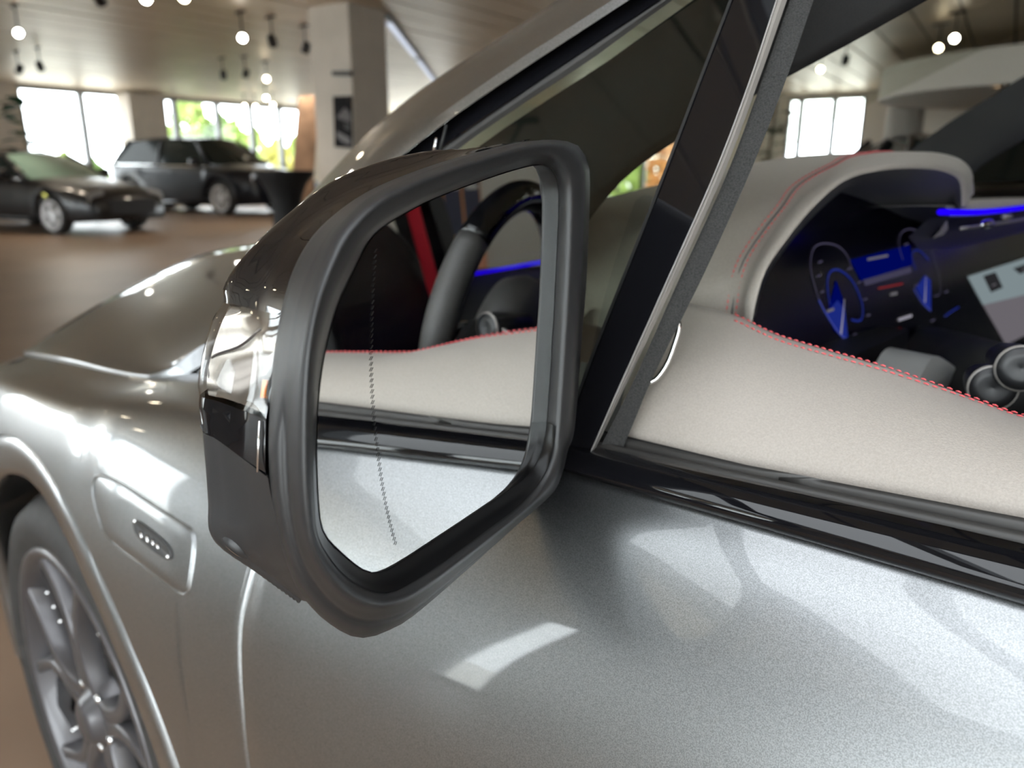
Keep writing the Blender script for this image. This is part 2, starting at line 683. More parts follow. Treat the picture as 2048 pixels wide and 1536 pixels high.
# lit spots above the grey car itself (they sparkle in the mirror cap and the bonnet)
for p, q in [(3.4, 1.0), (4.6, 1.5), (5.8, .4), (7.2, 1.8), (8.6, -.4), (6.4, -2.8)]:
    c = R(p, q, ZS)
    spot(c, 1, 'lit black track spotlight on the ceiling ahead of the grey bonnet', V((.8, -.6, 1.0)))
# linear luminaire along the ceiling
a, b = on_z(770, 36, ZC - .10), on_z(892, 192, ZC - .10)
t = thing('linear_light', 'slim white linear ceiling light running past the poster column', 'light', (0, 0, 0))
d = (b - a).normalized()
sd = d.cross(V((0, 0, 1))) * .06
m = MB()
m.prism([a - sd, a + sd, b + sd, b - sd], (0, 0, .05))
m.build('housing', frame_m, t, False)
for f0, f1 in ((.03, .32), (.36, .66), (.7, .97)):
    m = MB()
    aa, bb = a.lerp(b, f0), a.lerp(b, f1)
    m.prism([aa - sd * .7, aa + sd * .7, bb + sd * .7, bb - sd * .7], (0, 0, -.012))
    m.build('diffuser', emit_mat('linear_glow', (.8, .86, 1), .8) if 'linear_glow' not in MATS else MATS['linear_glow'], t, False)

# outside
def ground_plane():
    v = [V((x, y, -.22)) for x in (-90, 120) for y in (-110, 90)]
    return mesh('ground_outside', v, [[0, 1, 3, 2]], ground_m, None, False, kind='structure')


ground_plane()
leaf_ms = [mat('leaf_light', (0.20, 0.27, 0.06), rough=.6), mat('leaf_mid', (0.12, 0.19, 0.05), rough=.6), mat('leaf_yellow', (0.34, 0.31, 0.07), rough=.6), mat('leaf_orange', (0.42, 0.17, 0.05), rough=.6)]
bark_m = mat('bark', (0.09, 0.07, 0.05), rough=.9)


def tree(c, h, r, lm, label, n=700, low=.15):
    t = thing('tree', label, 'tree', c, 0, 'trees outside the far windows')
    m = MB()
    m.tube([(0, 0, 0), (.05, .03, h * .4), (0, .08, h * .8)], [.14, .1, .03], 8)
    m.build('trunk', bark_m, t)
    m = MB()
    for i in range(n):
        u = random.random() ** .5
        th = random.uniform(0, 2 * math.pi)
        zz = random.uniform(low, 1)
        rr = r * math.sin(math.pi * min(1, .25 + .75 * (zz - low) / (1 - low))) * (.35 + .65 * u)
        p = V((rr * math.cos(th), rr * math.sin(th), h * zz))
        a = V((random.gauss(0, 1), random.gauss(0, 1), random.gauss(0, 1))).normalized()
        b = a.orthogonal().normalized()
        s = random.uniform(.16, .34)
        m.add([p + a * s, p + b * s * .6, p - a * s, p - b * s * .6], [[0, 1, 2, 3]])
    m.build('foliage', lm, t, False, kind='stuff')
    return t


for px, dist, h, r, k, n in [(344, 28.5, 2.5, .9, 0, 260), (392, 38, 5.2, 1.25, 0, 700), (428, 30, 2.9, .9, 1, 420), (476, 35, 3.3, 1.1, 0, 600),
                             (452, 44, 4.2, 1.2, 1, 520), (516, 50, 3.8, 1.3, 0, 560), (556, 38, 2.6, .95, 2, 420), (592, 62, 3.6, 1.3, 0, 460), (640, 60, 2.6, 1.2, 1, 260),
                             (836, 50, 2.4, 1.3, 0, 320), (134, 31, 1.9, .6, 0, 220), (250, 34, 1.5, .9, 0, 160), (85, 36, 1.4, .9, 2, 160), (188, 40, 1.7, .9, 1, 200), (1235, 36, 2.4, 1.4, 0, 420), (1320, 40, 3.6, 1.3, 3, 420)]:
    c = at_t(px, 340, dist)
    c.z = -.22
    kind = ['light green', 'mid green', 'yellowish', 'orange-leaved'][k]
    size = 'tall' if h > 4.1 else ('low' if h < 2.5 else 'medium-high')
    tree(c, h, r, leaf_ms[k], '%s %s tree outside the %s' % (size, kind, 'right-hand window behind the quarter glass' if px > 1000 else 'far showroom windows'), n, .02 if h < 4 else .12)
# ------------------------------------------------------------------ the grey car
car = thing('car', 'grey metallic car with black door mirror and grey leather dashboard, driver window lowered', 'car', (0, 0, 0))
YC = -1.22                                     # centre line of the car

XS = [-1.0, .05, .34, .62, .98, 1.05, 1.33, 1.575, 1.85, 2.03]
YT = [-.405, -.42, -.425, -.43, -.432, -.396, -.386, -.393, -.462, -.62]
ZT = [1.03, 1.012, .998, .985, .956, .943, .918, .888, .83, .78]
YS = [-.305, -.312, -.298, -.275, -.260, -.258, -.256, -.275, -.37, -.55]
PA = [.75, .95, 1.0, 1.0, .92, .75, .5, .22, 0]
PF = [.75, .95, 1.0, 1.0, .975, .90, .79, .60, 0]      # squarer shoulder on the wing
PB = [.75, .56, .42, .30, .20, .125, .065, .02, 0]
PT = [i / 8 for i in range(9)]


def side(x, s):
    yt, zt, ys = herm(XS, YT, x), herm(XS, ZT, x), herm(XS, YS, x)
    k = min(1, max(0, (x - .5) / .45))
    a, b = herm(PT, PA, s) * (1 - k) + herm(PT, PF, s) * k, herm(PT, PB, s)
    return V((x, yt + a * (ys - yt), zt - b))


STAB = [herm(PT, PB, i / 800) for i in range(801)]     # falls with s


def side_s(x, z):
    b = herm(XS, ZT, x) - z
    if b >= STAB[0]:
        return 0.0
    if b <= 0:
        return 1.0
    lo, hi = 0, 800
    while hi - lo > 1:
        m = (lo + hi) // 2
        if STAB[m] > b:
            lo = m
        else:
            hi = m
    f = (STAB[lo] - b) / max(1e-9, STAB[lo] - STAB[hi])
    return (lo + f) / 800


def side_n(x, s):
    e = 1e-3
    a = side(x + e, s) - side(x - e, s)
    b = side(x, min(1, s + e)) - side(x, max(0, s - e))
    n = b.cross(a).normalized()
    return n if n.y > 0 else -n


def on_side(px, py):
    """ray against the body side"""
    d = ray(px, py)
    lo, hi = .05, 3.0

    def f(t):
        p = CAM + d * t
        return p.y - side(p.x, side_s(p.x, min(p.z, herm(XS, ZT, p.x)))).y
    t = .3
    while t < 3.0 and f(t) > 0:
        t += .05
    lo, hi = t - .05, t
    for _ in range(22):
        m = (lo + hi) / 2
        if f(m) > 0:
            lo = m
        else:
            hi = m
    return CAM + d * hi


# door / wing gap
gap_pts = sorted([(p.z, p.x) for p in [on_side(*q) for q in ((500, 1140), (478, 1230), (474, 1320), (480, 1420), (492, 1536))]])
gz = [.2] + [g[0] for g in gap_pts] + [1.03]
gx = [gap_pts[0][1] - .05] + [g[1] for g in gap_pts] + [gap_pts[-1][1] + .02]


def xgap(z):
    return herm(gz, gx, z)


def panel(name, cols, edge0=True, edge1=True, top=False, bot=False, r=.006, m=None, parent=None):
    """cols: list of columns of (point, normal); folds the listed edges inwards so that the shut lines have depth"""
    def fold(line, prev, nrm, rr):
        outs = []
        for k in range(len(line)):
            dirv = (line[k] - prev[k]).normalized()
            outs.append((line[k] + dirv * rr * .7 - nrm[k] * rr * .3, line[k] + dirv * rr - nrm[k] * rr, line[k] + dirv * rr - nrm[k] * rr * 5))
        return [[o[i] for o in outs] for i in range(3)]
    P = [[c[0] for c in col] for col in cols]
    N = [[c[1] for c in col] for col in cols]
    if top:
        P2, N2 = [], []
        for col, nn in zip(P, N):
            d = (col[-1] - col[-2]).normalized()
            n = nn[-1]
            P2.append(col + [col[-1] + d * r * .7 - n * r * .3, col[-1] + d * r - n * r, col[-1] + d * r - n * r * 5])
            N2.append(nn + [n, n, n])
        P, N = P2, N2
    rows = P
    if edge0:
        f = fold(P[0], P[1], N[0], r)
        rows = f[::-1] + rows
    if edge1:
        f = fold(P[-1], P[-2], N[-1], r)
        rows = rows + f
    mb = MB()
    mb.grid(rows)
    return mb.build(name, m or paint, parent or car)


# front door skin
cols = []
for i in range(61):
    f = i / 60
    col = []
    for j in range(41):
        s = j / 40
        z = side(.5, s).z
        x1 = xgap(z) - .009
        x = -1.0 + (x1 + 1.0) * f
        col.append((side(x, s), side_n(x, s)))
    cols.append(col)
door = panel('front_door', cols, edge0=False, edge1=True, top=True)

# wing (front fender) with wheel arch
WX, WZ, AR = 1.2, .37, .474


def arch_z(x):
    d = AR * AR - (x - WX) ** 2
    return WZ + math.sqrt(d) if d > 0 else .22


xs = [0.0]
cols = []
NF = 120
for i in range(NF + 1):
    f = i / NF
    col = []
    for j in range(37):
        g = j / 36
        xa = .62 + (2.03 - .62) * f
        # left border follows the gap
        s0 = side_s(xa, arch_z(xa))
        s = s0 + (1 - s0) * g
        z = side(xa, s).z
        x = xa + (xgap(z) - .62) * max(0, 1 - (xa - .62) / .3)
        s = max(s, side_s(x, arch_z(x)))
        col.append((side(x, s), side_n(x, s)))
    cols.append(col)
wing = panel('front_wing', cols, edge0=True, edge1=False, top=True, r=.005)

# arch lip
mb = MB()
rows = []
prof = [(AR + .003, -.007), (AR - .002, -.003), (AR - .006, .002), (AR - .02, .004), (AR - .05, .004), (AR - .060, .001), (AR - .065, -.006), (AR - .066, -.02), (AR - .04, -.10), (AR - .04, -.2)]
for k in range(61):
    th = math.radians(-12 + 204 * k / 60)
    row = []
    for r_, o in prof:
        x, z = WX + r_ * math.cos(th), WZ + r_ * math.sin(th)
        zb = WZ + AR * math.sin(th)
        xb = WX + AR * math.cos(th)
        y = side(xb, side_s(xb, max(.25, zb))).y
        row.append(V((x, y + o, z)))
    rows.append(row)
mb.grid(rows)
mb.build('wheel_arch_trim', paint, car)
# inner wheel house
mb = MB()
rows = []
for k in range(31):
    th = math.radians(-15 + 210 * k / 30)
    rows.append([V((WX + (AR - .012) * math.cos(th), y, WZ + (AR - .012) * math.sin(th))) for y in (-.31, -.45, -.62)])
mb.grid(rows)
mb.build('wheel_house', rubber, car)
mesh('wheel_house_wall', [(WX + dx, -.6, z) for dx in (-.5, .5) for z in (.1, .85)], [[0, 1, 3, 2]], rubber, car, False)

# bonnet
E = [(1.0, -.52, 1.0), (1.008, -.46, .985), (1.02, -.422, .962), (1.05, -.403, .949), (1.33, -.393, .925), (1.575, -.40, .895), (1.85, -.468, .838), (2.03, -.62, .785)]
EX, EY, EZ = [e[0] for e in E], [e[1] for e in E], [e[2] for e in E]
ZX, ZZ = [1.0, 1.33, 1.575, 1.85, 1.95, 2.03], [1.055, 1.06, 1.055, 1.03, .985, .91]


def hood(x, k):
    ye, ze = herm(EX, EY, x), herm(EX, EZ, x)
    zc = herm(ZX, ZZ, x)
    kk = min(k, 2 - k)
    y = ye + (2 * YC - ye - ye) * k / 2
    g = 1 - (1 - kk) ** 2.6
    z = ze + (zc - ze) * g
    # two soft power-dome creases
    z += .010 * math.exp(-((kk - .55) / .16) ** 2)
    return V((x, y, z))


cols = []
hx = [1.0, 1.004, 1.008, 1.014, 1.02, 1.03, 1.04, 1.05] + [1.05 + .98 * i / 50 for i in range(1, 51)]
for x in hx:
    col = []
    for j in range(73):
        k = 2 * (j / 72)
        p = hood(x, k)
        e = 1e-3
        n = (hood(x + e, k) - hood(x - e, k)).cross(hood(x, min(2, k + e)) - hood(x, max(0, k - e))).normalized()
        col.append((p, n if n.z > 0 else -n))
    cols.append(col[::-1])
bonnet = panel('bonnet', cols, edge0=True, edge1=False, top=True, r=.005)
# nose below the bonnet
mb = MB()
rows = []
for j in range(41):
    p = hood(2.03, 2 * j / 40)
    bow = .10 * math.sin(math.pi * j / 40)
    rows.append([p, p + V((.03 + bow * .4, 0, -.05)), V((p.x + .05 + bow, p.y, p.z - .2)), V((p.x + .05 + bow, p.y, .45)), V((p.x - .02 + bow, p.y, .25))])
mb.grid(rows)
mb.build('front_bumper', paint, car)

# cowl panel between bonnet and windscreen
mb = MB()
rows = []
for i in range(13):
    x = .62 + .40 * i / 12
    a = side(min(x, 1.0), 1)
    row = []
    for j in range(21):
        k = j / 20
        y = a.y - .004 + (2 * YC - 2 * a.y) * k
        z = a.z - .004 + (1.048 - a.z) * (1 - (1 - min(1, 5 * min(k, 1 - k))) ** 2)
        row.append(V((x, y, z)))
    rows.append(row)
mb.grid(rows)
mb.build('cowl_panel', paint, car)

# charging / badge panel in the wing
def side_disp(px, py, off):
    p = on_side(px, py)
    return p + side_n(p.x, side_s(p.x, p.z)) * off


flap = cr([(202, 951), (240, 965), (300, 1003), (350, 1036), (383, 1060), (390, 1085), (386, 1130), (378, 1180), (368, 1188), (350, 1180), (290, 1135), (217, 1077), (196, 1030), (186, 985), (190, 958)], 72, True)
fc = V((290, 1070))
def flap_ring(scale, off):
    return [side_disp(*(fc + (p - fc) * scale), off) for p in [V((q[0], q[1])) for q in [(a.x, a.y) for a in flap]]]
flap2 = [V((a.x, a.y)) for a in cr([(p[0], p[1], 0) for p in [(a.x, a.y) for a in flap]], 72, True)]
mb = MB()
mb.grid([flap_ring(1.03, -.001), flap_ring(1.022, .0004), flap_ring(1.012, .0016), flap_ring(1.0, .0014), flap_ring(.988, -.0012), flap_ring(.978, -.0012), flap_ring(.962, .0006), flap_ring(.94, .0010), flap_ring(.6, .0012), flap_ring(.25, .0012), flap_ring(.02, .0012)], True)
wp = mb.build('wing_panel', paint, car, label='raised rounded panel with a chrome badge')
bp = [(271, 1040), (288, 1046), (330, 1080), (345, 1100), (347, 1116), (336, 1118), (300, 1092), (276, 1066)]
mb = MB()
o1 = cr([(a, b, 0) for a, b in bp], 40, True)
bc = sum((V((a.x, a.y)) for a in o1), V((0, 0))) / 40
def brow(s, off):
    return [side_disp(*(bc + (V((a.x, a.y)) - bc) * s), off) for a in o1]
mb.grid([brow(1.0, .0012), brow(1.0, .0030), brow(.9, .0032), brow(.87, .0020), brow(.1, .0020)], True)
badge = mb.build('wing_badge', trim_grey, wp)
for (x0, y0, x1, y1) in [(287, 1064, 290, 1076), (299, 1071, 302, 1085), (310, 1080, 313, 1090), (320, 1088, 323, 1097)]:
    mb = MB()
    mb.tube([side_disp(x0, y0, .003), side_disp(x1, y1, .003)], .0016, 8)
    mb.build('badge_letter', chrome, wp)
for px, py in [(275, 1042), (341, 1113)]:
    mb = MB()
    n = side_n(.8, .6)
    mb.lathe([(0, .005), (.0018, .0045), (.0022, .001)], side_disp(px, py, 0), n, 12)
    mb.build('badge_stud', chrome, wp)


# ------------------------------------------------------------------ front wheel
def wheel(parent, c, out, R0=.372, rw=.245, rim=.285, detail=True, name='front_wheel', ms=(tyre_m, rim_m, rim_dark)):
    """c: centre of the outer face; out: outward unit vector"""
    mb = MB()
    mb.lathe([(rim - .006, -rw * .9), (rim + .01, -rw), (R0 - .03, -rw), (R0 - .004, -rw + .03), (R0, -rw * .5), (R0 - .004, -.035), (R0 - .022, -.008), (R0 - .05, .002), (rim + .02, -.002), (rim + .004, -.008), (rim - .006, -.014)], c, out, 72)
    w = mb.build(name, ms[0], parent)
    mb = MB()
    mb.lathe([(rim + .004, -.010), (rim + .002, -.004), (rim - .008, -.003), (rim - .016, -.010), (rim - .028, -.05), (rim - .035, -.15), (rim - .03, -.22)], c, out, 64)
    mb.build('rim_barrel', ms[1], w)
    a = out.orthogonal().normalized()
    a = V((0, 0, 1)) - out * out.z
    a.normalize()
    b = out.cross(a)

    def pl(r, th, h):
        return c + a * (r * math.cos(th)) + b * (r * math.sin(th)) + out * h
    mb = MB()
    mb.lathe([(0, -.09), (.19, -.09), (.20, -.12)], c, out, 40)
    mb.build('brake_disc', disc_m, w)
    mb = MB()
    mb.lathe([(.0, -.155), (rim - .04, -.155)], c, out, 40)
    mb.build('wheel_back', ms[2], w)
    for k in range(5):
        th0 = 2 * math.pi * k / 5 + .12
        mb = MB()
        for sg in (-1, 1):
            path = [(.05, th0 + sg * .28), (.10, th0 + sg * .10), (.16, th0 + sg * .11), (.215, th0 + sg * .22), (rim - .012, th0 + sg * .33)]
            wd = [.020, .017, .013, .012, .015]
            hh = [-.02, -.016, -.014, -.014, -.010]
            n = 17
            cc = cr([(r_, t_, 0) for r_, t_ in path], n)
            rows = []
            for i in range(n):
                r_, t_ = cc[i].x, cc[i].y
                f = i / (n - 1)
                w_ = herm([0, .25, .5, .75, 1], wd, f)
                h_ = herm([0, .25, .5, .75, 1], hh, f)
                dt = w_ / r_
                rows.append([pl(r_, t_ - dt, h_ - .03), pl(r_, t_ - dt * .9, h_ - .004), pl(r_, t_ - dt * .6, h_), pl(r_, t_ + dt * .6, h_), pl(r_, t_ + dt * .9, h_ - .004), pl(r_, t_ + dt, h_ - .03)])
            mb.grid(rows)
        mb.build('spoke', ms[1], w)
        if detail:
            thm = th0 + math.pi / 5
            mb = MB()
            mb.grid([[pl(r_, thm + f * (.16 + .3 * (r_ - .15)), -.035 + .01 * (1 - abs(f))) for f in (-1, -.5, 0, .5, 1)] for r_ in (.17, .2, .23, .26, rim - .014)])
            mb.build('aero_insert', ms[2], w)
            for j in range(4):
                mb = MB()
                r_ = .17 + .03 * j
                mb.lathe([(0, .004), (.003, .0035), (.0035, 0)], pl(r_ + .01, thm + .20, -.033), out, 10)
                mb.build('rim_stud', chrome, w)
        mb = MB()
        mb.lathe([(0, .004), (.006, .004), (.008, 0)], pl(.056, th0 + .6, -.022), out, 10)
        mb.build('wheel_bolt', chrome, w)
    mb = MB()
    mb.lathe([(0, .0), (.028, -.001), (.036, -.006), (.045, -.02), (.07, -.03), (.075, -.05)], c, out, 32)
    mb.build('hub_cap', ms[1], w)
    return w


wheel(car, V((WX, -.285, WZ)), V((0, 1, 0)))

# ------------------------------------------------------------------ belt line, window channel
def strip(name, curves, m, n=40, parent=None, **props):
    """ruled strip through several 3-D polylines"""
    mb = MB()
    cs = [cr(c, n) for c in curves]
    mb.grid([[cs[j][i] for j in range(len(cs))] for i in range(n)])
    return auto_smooth(mb.build(name, m, parent or car, **props), 34)


def pxs(pts, y):
    return [on_y(px, py, y if not callable(y) else y(px)) for px, py in pts]


def extrap(c, f, b):
    """lengthen a 3-D polyline at both ends (metres)"""
    a0 = (c[0] - c[1]).normalized()
    a1 = (c[-1] - c[-2]).normalized()
    return [c[0] + a0 * f] + c + [c[-1] + a1 * b]


low = [side(x, 1) + V((0, .0015, .003)) for x in (.7, .5, .34, .25, .15, .05, -.1, -.4, -1.0)]
upp = extrap(pxs([(1143, 884), (1387, 939), (1675, 1001), (2048, 1087)], -.444), .2, .9)
upp = cr(upp, 9)
lowr = cr(low, 9)
mid1 = [a.lerp(b, .08) + V((0, .006, .001)) for a, b in zip(lowr, upp)]
mid2 = [a.lerp(b, .55) + V((0, .007, .003)) for a, b in zip(lowr, upp)]
mid3 = [a.lerp(b, .93) + V((0, .003, .003)) for a, b in zip(lowr, upp)]
end = [p + V((0, -.006, -.004)) for p in upp]
mbs = MB()
cs = [cr(c, 60) for c in ([p + V((0, -.02, -.01)) for p in lowr], [p + V((0, .001, -.003)) for p in lowr], mid1, [a.lerp(b, .3) + V((0, .008, .002)) for a, b in zip(lowr, upp)], mid2, mid3, upp, end)]
mbs.grid([[c[i] for c in cs] for i in range(60)])
mbs.build('belt_trim', gloss, car, label='gloss black waistline trim')
# seal stack above the trim
pad_low = extrap(pxs([(1263, 872), (1579, 948), (1800, 990), (2048, 1035)], -.47), .06, .9)
u60, p60 = cr(upp, 60), cr(pad_low, 60)


def between(f, dy, dz):
    return [a.lerp(b, f) + V((0, dy, dz)) for a, b in zip(u60, p60)]


for nm, fa, fb, m_, dz in (('outer_window_seal', .02, .36, seal_m, .0), ('window_slot', .36, .52, matte_dark, -.012), ('inner_window_seal', .52, .80, seal_m, .001), ('inner_seal_lip', .80, 1.02, rubber, -.002)):
    mb = MB()
    a, b = between(fa, 0, dz), between(fb, 0, dz)
    mm = between((fa + fb) / 2, 0, dz + .0028)
    a0, b0 = [p + V((0, 0, -.012)) for p in a], [p + V((0, 0, -.012)) for p in b]
    mb.grid([list(x) for x in zip(a0, a, mm, b, b0)])
    mb.build(nm, m_, car)

# window plane (leans inwards)
GP = V((0, -.447, 1.035))
GN = V((0, 1, .35)).normalized()


def on_g(px, py, off=0):
    return on_plane(px, py, GP + GN * off, GN)


# post between quarter glass and door window: gloss cover, edge with painted shine, satin strip, felt channel
def pg(pts, off):
    c = [on_g(x, y, off) for x, y in pts]
    return extrap(c, .06, .085)


e0 = [(1152, 800), (1200, 672), (1300, 420), (1390, 185), (1461, 0)]
e1 = [(1205, 850), (1240, 770), (1330, 570), (1430, 345), (1500, 160), (1553, 0)]
e2 = [(1213, 852), (1250, 775), (1345, 572), (1448, 345), (1518, 160), (1574, 0)]
e3 = [(1222, 852), (1268, 760), (1352, 572), (1455, 345), (1524, 160), (1580, 0)]
e4 = [(1262, 858), (1310, 745), (1402, 560), (1500, 345), (1570, 165), (1627, 0)]
strip('quarter_post_cover', [pg(e0, -.010), pg(e0, .003), pg([((a[0] + b[0]) / 2, (a[1] + b[1]) / 2) for a, b in zip(e0, [e1[0], e1[2], e1[3], e1[4], e1[5]])], .0037), pg(e1, .004), pg(e1, -.006)], gloss)
strip('quarter_post_edge', [pg(e0, -.004), pg([(x - 3, y) for x, y in e0], .003), pg([(x + 3, y) for x, y in e0], .004)], rubber)
strip('window_channel_strip', [pg(e1, -.004), pg([(x + 3, y) for x, y in e1], .004), pg([((a[0] + b[0]) / 2, (a[1] + b[1]) / 2) for a, b in zip(e1, e2)], .005), pg(e2, .001), pg(e2, -.012)], satin, label='satin strip with a bright rounded edge')
strip('channel_edge_shine', [pg([(x - 2, y) for x, y in e1], .003), pg([(x, y) for x, y in e1], .0062), pg([(x + 2, y) for x, y in e1], .004)], painted_shine)
strip('felt_channel', [pg(e3, -.014), pg(e3, -.006), pg([((a[0] + b[0]) / 2, (a[1] + b[1]) / 2) for a, b in zip(e3, e4)], -.008), pg(e4, -.012), pg(e4, -.04)], felt)

# A-pillar outside
def pill(pts, yf):
    return [on_plane(x, y, GP + GN * yf, GN) for x, y in pts]


s0 = [(560, 470), (640, 388), (740, 282), (850, 190), (1000, 92), (1140, 0)]
s1 = [(600, 480), (690, 386), (790, 300), (900, 215), (1040, 118), (1190, 22)]
s2 = [(630, 480), (720, 385), (815, 303), (920, 224), (1062, 128), (1215, 28)]
s3 = [(660, 500), (745, 405), (880, 300), (990, 222), (1140, 120), (1290, 20)]
s4 = [(690, 500), (800, 395), (925, 292), (1040, 212), (1180, 120), (1345, 0)]
ext = lambda c, b=.55: extrap(c, .05, b)
strip('a_pillar', [ext(pill([(x - 10, y - 10) for x, y in s0], -.09)), ext(pill(s0, -.055)), ext(pill([((a[0] + b[0]) / 2, (a[1] + b[1]) / 2 - 4) for a, b in zip(s0, s1)], -.02)), ext(pill(s1, .004)), ext(pill(s2, .003)), ext(pill(s2, -.012))], paint, n=50)
strip('a_pillar_cover', [ext(pill(s2, -.010)), ext(pill(s3, -.003)), ext(pill(s3, -.012))], gloss)
strip('quarter_glass_trim', [ext(pill(s3, -.010)), ext(pill([(x + 6, y + 2) for x, y in s3], .003)), ext(pill([((a[0] + b[0]) / 2, (a[1] + b[1]) / 2) for a, b in zip(s3, s4)], .004)), ext(pill(s4, -.001)), ext(pill(s4, -.010))], trim_grey)
# small bright clip at the pillar foot
mb = MB()
mb.tube([on_g(868, 303, .004), on_g(873, 276, .005)], [.0016, .0012], 8)
mb.build('pillar_clip', chrome, car)
mb = MB()
mb.tube([on_g(880, 300, .002), on_g(893, 250, .002)], [.0016, .0012], 8)
mb.build('pillar_joint', rubber, car)
# quarter glass
q4 = ext(pill(s4, -.006), .3)
qe = [on_g(x, y, -.006) for x, y in ((1130, 870), (1152, 800), (1200, 672), (1300, 420), (1390, 185), (1461, 0), (1560, -260))]
n = 24
qa, qb = cr(q4, n), cr(qe, n)
mb = MB()
mb.grid([[a, b] for a, b in zip(qa, qb)])
mb.build('quarter_glass', side_glass, car)

# inner A-pillar trim (driver) and its mirror image (passenger)
def tw(y):
    return lambda pts: [on_y(px, py, yy) for (px, py), yy in zip(pts, y)]


inner = [on_y(1120, 520, -.575), on_y(1200, 412, -.59), on_y(1262, 345, -.605), on_y(1340, 290, -.62), on_y(1450, 225, -.64), on_y(1555, 165, -.66), on_y(1700, 87, -.68), on_y(1855, 0, -.70)]
inner = extrap(inner, .05, .5)
outer = [p + V((0, -.022, 0)) for p in extrap(pill([(760, 440)] + s4[1:], -.008), .05, .75)]
ni = 40
ia, ib = cr(outer, ni), cr(inner, ni)


def ptrim(mir):
    mb = MB()
    rows = []
    for a, b in zip(ia, ib):
        m1 = a.lerp(b, .35) + V((0, .012, .0))
        m2 = a.lerp(b, .8) + V((-.012, .012, -.008))
        row = [a, m1, m2, b, b + V((.03, -.004, .018)), b + V((.16, .02, .02))]
        rows.append([V((p.x, 2 * YC - p.y, p.z)) if mir else p for p in row])
    mb.grid(rows)
    return mb.build('inner_pillar_trim', cloth, car)


ptrim(False)
ptrim(True)

# windscreen
wl = extrap(pill([(x - 8, y - 8) for x, y in s0], -.085), .02, .5)
wl = cr(wl, 20)
mb = MB()
rows = []
for p in wl:
    row = []
    for j in range(21):
        k = j / 20
        row.append(V((p.x + .13 * (1 - (2 * k - 1) ** 2), p.y + (2 * YC - 2 * p.y) * k, p.z + .035 * (1 - (2 * k - 1) ** 2))))
    rows.append(row)
mb.grid(rows)
mb.build('windscreen', wind_glass, car)

# roof, header and far side so that the cabin is closed
top = wl[-1]
mb = MB()
rows = []
for i in range(9):
    f = i / 8
    x = top.x - 1.9 * f
    z = top.z + .10 * math.sin(math.pi * min(1, f * .9 + .1))
    row = []
    for j in range(13):
        k = j / 12
        row.append(V((x + .13 * (1 - (2 * k - 1) ** 2) * (1 - f), top.y + .02 + (2 * YC - 2 * top.y - .04) * k, z + .06 * (1 - (2 * k - 1) ** 2))))
    rows.append(row)
mb.grid(rows)
mb.build('roof', paint, car)
mb = MB()
mb.grid([[p + V((0, 0, -.03)) for p in r_] for r_ in rows])
mb.build('headliner', cloth, car)
# mirrored right flank: door skin, belt trim
mb = MB()
mb.grid([[V((side(x, s / 20).x, 2 * YC - side(x, s / 20).y, side(x, s / 20).z)) for s in range(21)] for x in [-1.9 + 3.93 * i / 40 for i in range(41)]])
mb.build('right_flank', paint, car)
# rear of the left flank behind the front door
mb = MB()
mb.grid([[side(-1.0, s / 20) + V((-.01 - d, 0, 0)) for s in range(21)] for d in (0, .1, .3, .6, .9)])
mb.build('rear_door', paint, car)
mb = MB()
mb.grid([[V((-1.9 - .3 * math.sin(math.pi * k / 10) * .6, -.4 + (2 * YC + .8) * k / 10, z)) for z in (.3, .6, 1.0, 1.3, 1.62)] for k in range(11)])
mb.build('tailgate', black_in, car)
mb = MB()
mb.box((-.1, YC, .2), (3.4, 1.7, .06))
mb.build('cabin_floor', black_in, car, False)
# B pillars
for mir in (0, 1):
    mb = MB()
    pts = [V((-.72, -.44, 1.02)), V((-.74, -.52, 1.3)), V((-.78, -.62, 1.56))]
    rows = []
    for p in pts:
        p = V((p.x, 2 * YC - p.y, p.z)) if mir else p
        sg = -1 if mir else 1
        rows.append([p + V((.09, 0, 0)), p + V((-.09, 0, 0)), p + V((-.07, -.05 * sg, 0)), p + V((.07, -.05 * sg, 0))])
    mb.grid(rows, True)
    mb.build('b_pillar', black_in, car, False)
# rear quarter (dark) on the far side
mb = MB()
mb.prism([(-1.15, 2 * YC + .47, 1.0), (-1.9, 2 * YC + .47, 1.0), (-1.9, 2 * YC + .6, 1.6), (-1.45, 2 * YC + .6, 1.6)], (0, .03, 0))
mb.build('c_pillar', black_in, car, False)

# ------------------------------------------------------------------ door pad, dashboard
stitch = [(1330, 594), (1395, 611), (1463, 628), (1560, 672), (1660, 702), (1760, 731), (1860, 765), (1960, 802), (2048, 832)]
ys = [-.606, -.604, -.60, -.592, -.587, -.583, -.58, -.58, -.58]
pad_in = [on_y(px, py, y) for (px, py), y in zip(stitch, ys)][::-1]
pad_out = pxs([(1266, 866), (1420, 906), (1579, 943), (1800, 985), (2048, 1030)], -.472)[::-1]
ix = [-.95, -.4] + [p.x for p in pad_in]
iy = [-.575, -.58] + [p.y for p in pad_in]
iz = [1.075, 1.068] + [p.z for p in pad_in]
ox = [-.95, -.4] + [p.x for p in pad_out]
oy = [-.47, -.472] + [p.y for p in pad_out]
oz = [1.06, 1.048] + [p.z for p in pad_out]
npad = 90
pi_, po_ = [], []
x_in0, x_out0 = pad_in[-1].x, pad_out[-1].x + .004
for i in range(npad):
    f = (i / (npad - 1)) ** 1.5
    xi, xo = x_in0 + (-.95 - x_in0) * f, x_out0 + (-.95 - x_out0) * f
    pi_.append(V((xi, herm(ix, iy, xi), herm(ix, iz, xi))))
    po_.append(V((xo, herm(ox, oy, xo), herm(ox, oz, xo))))
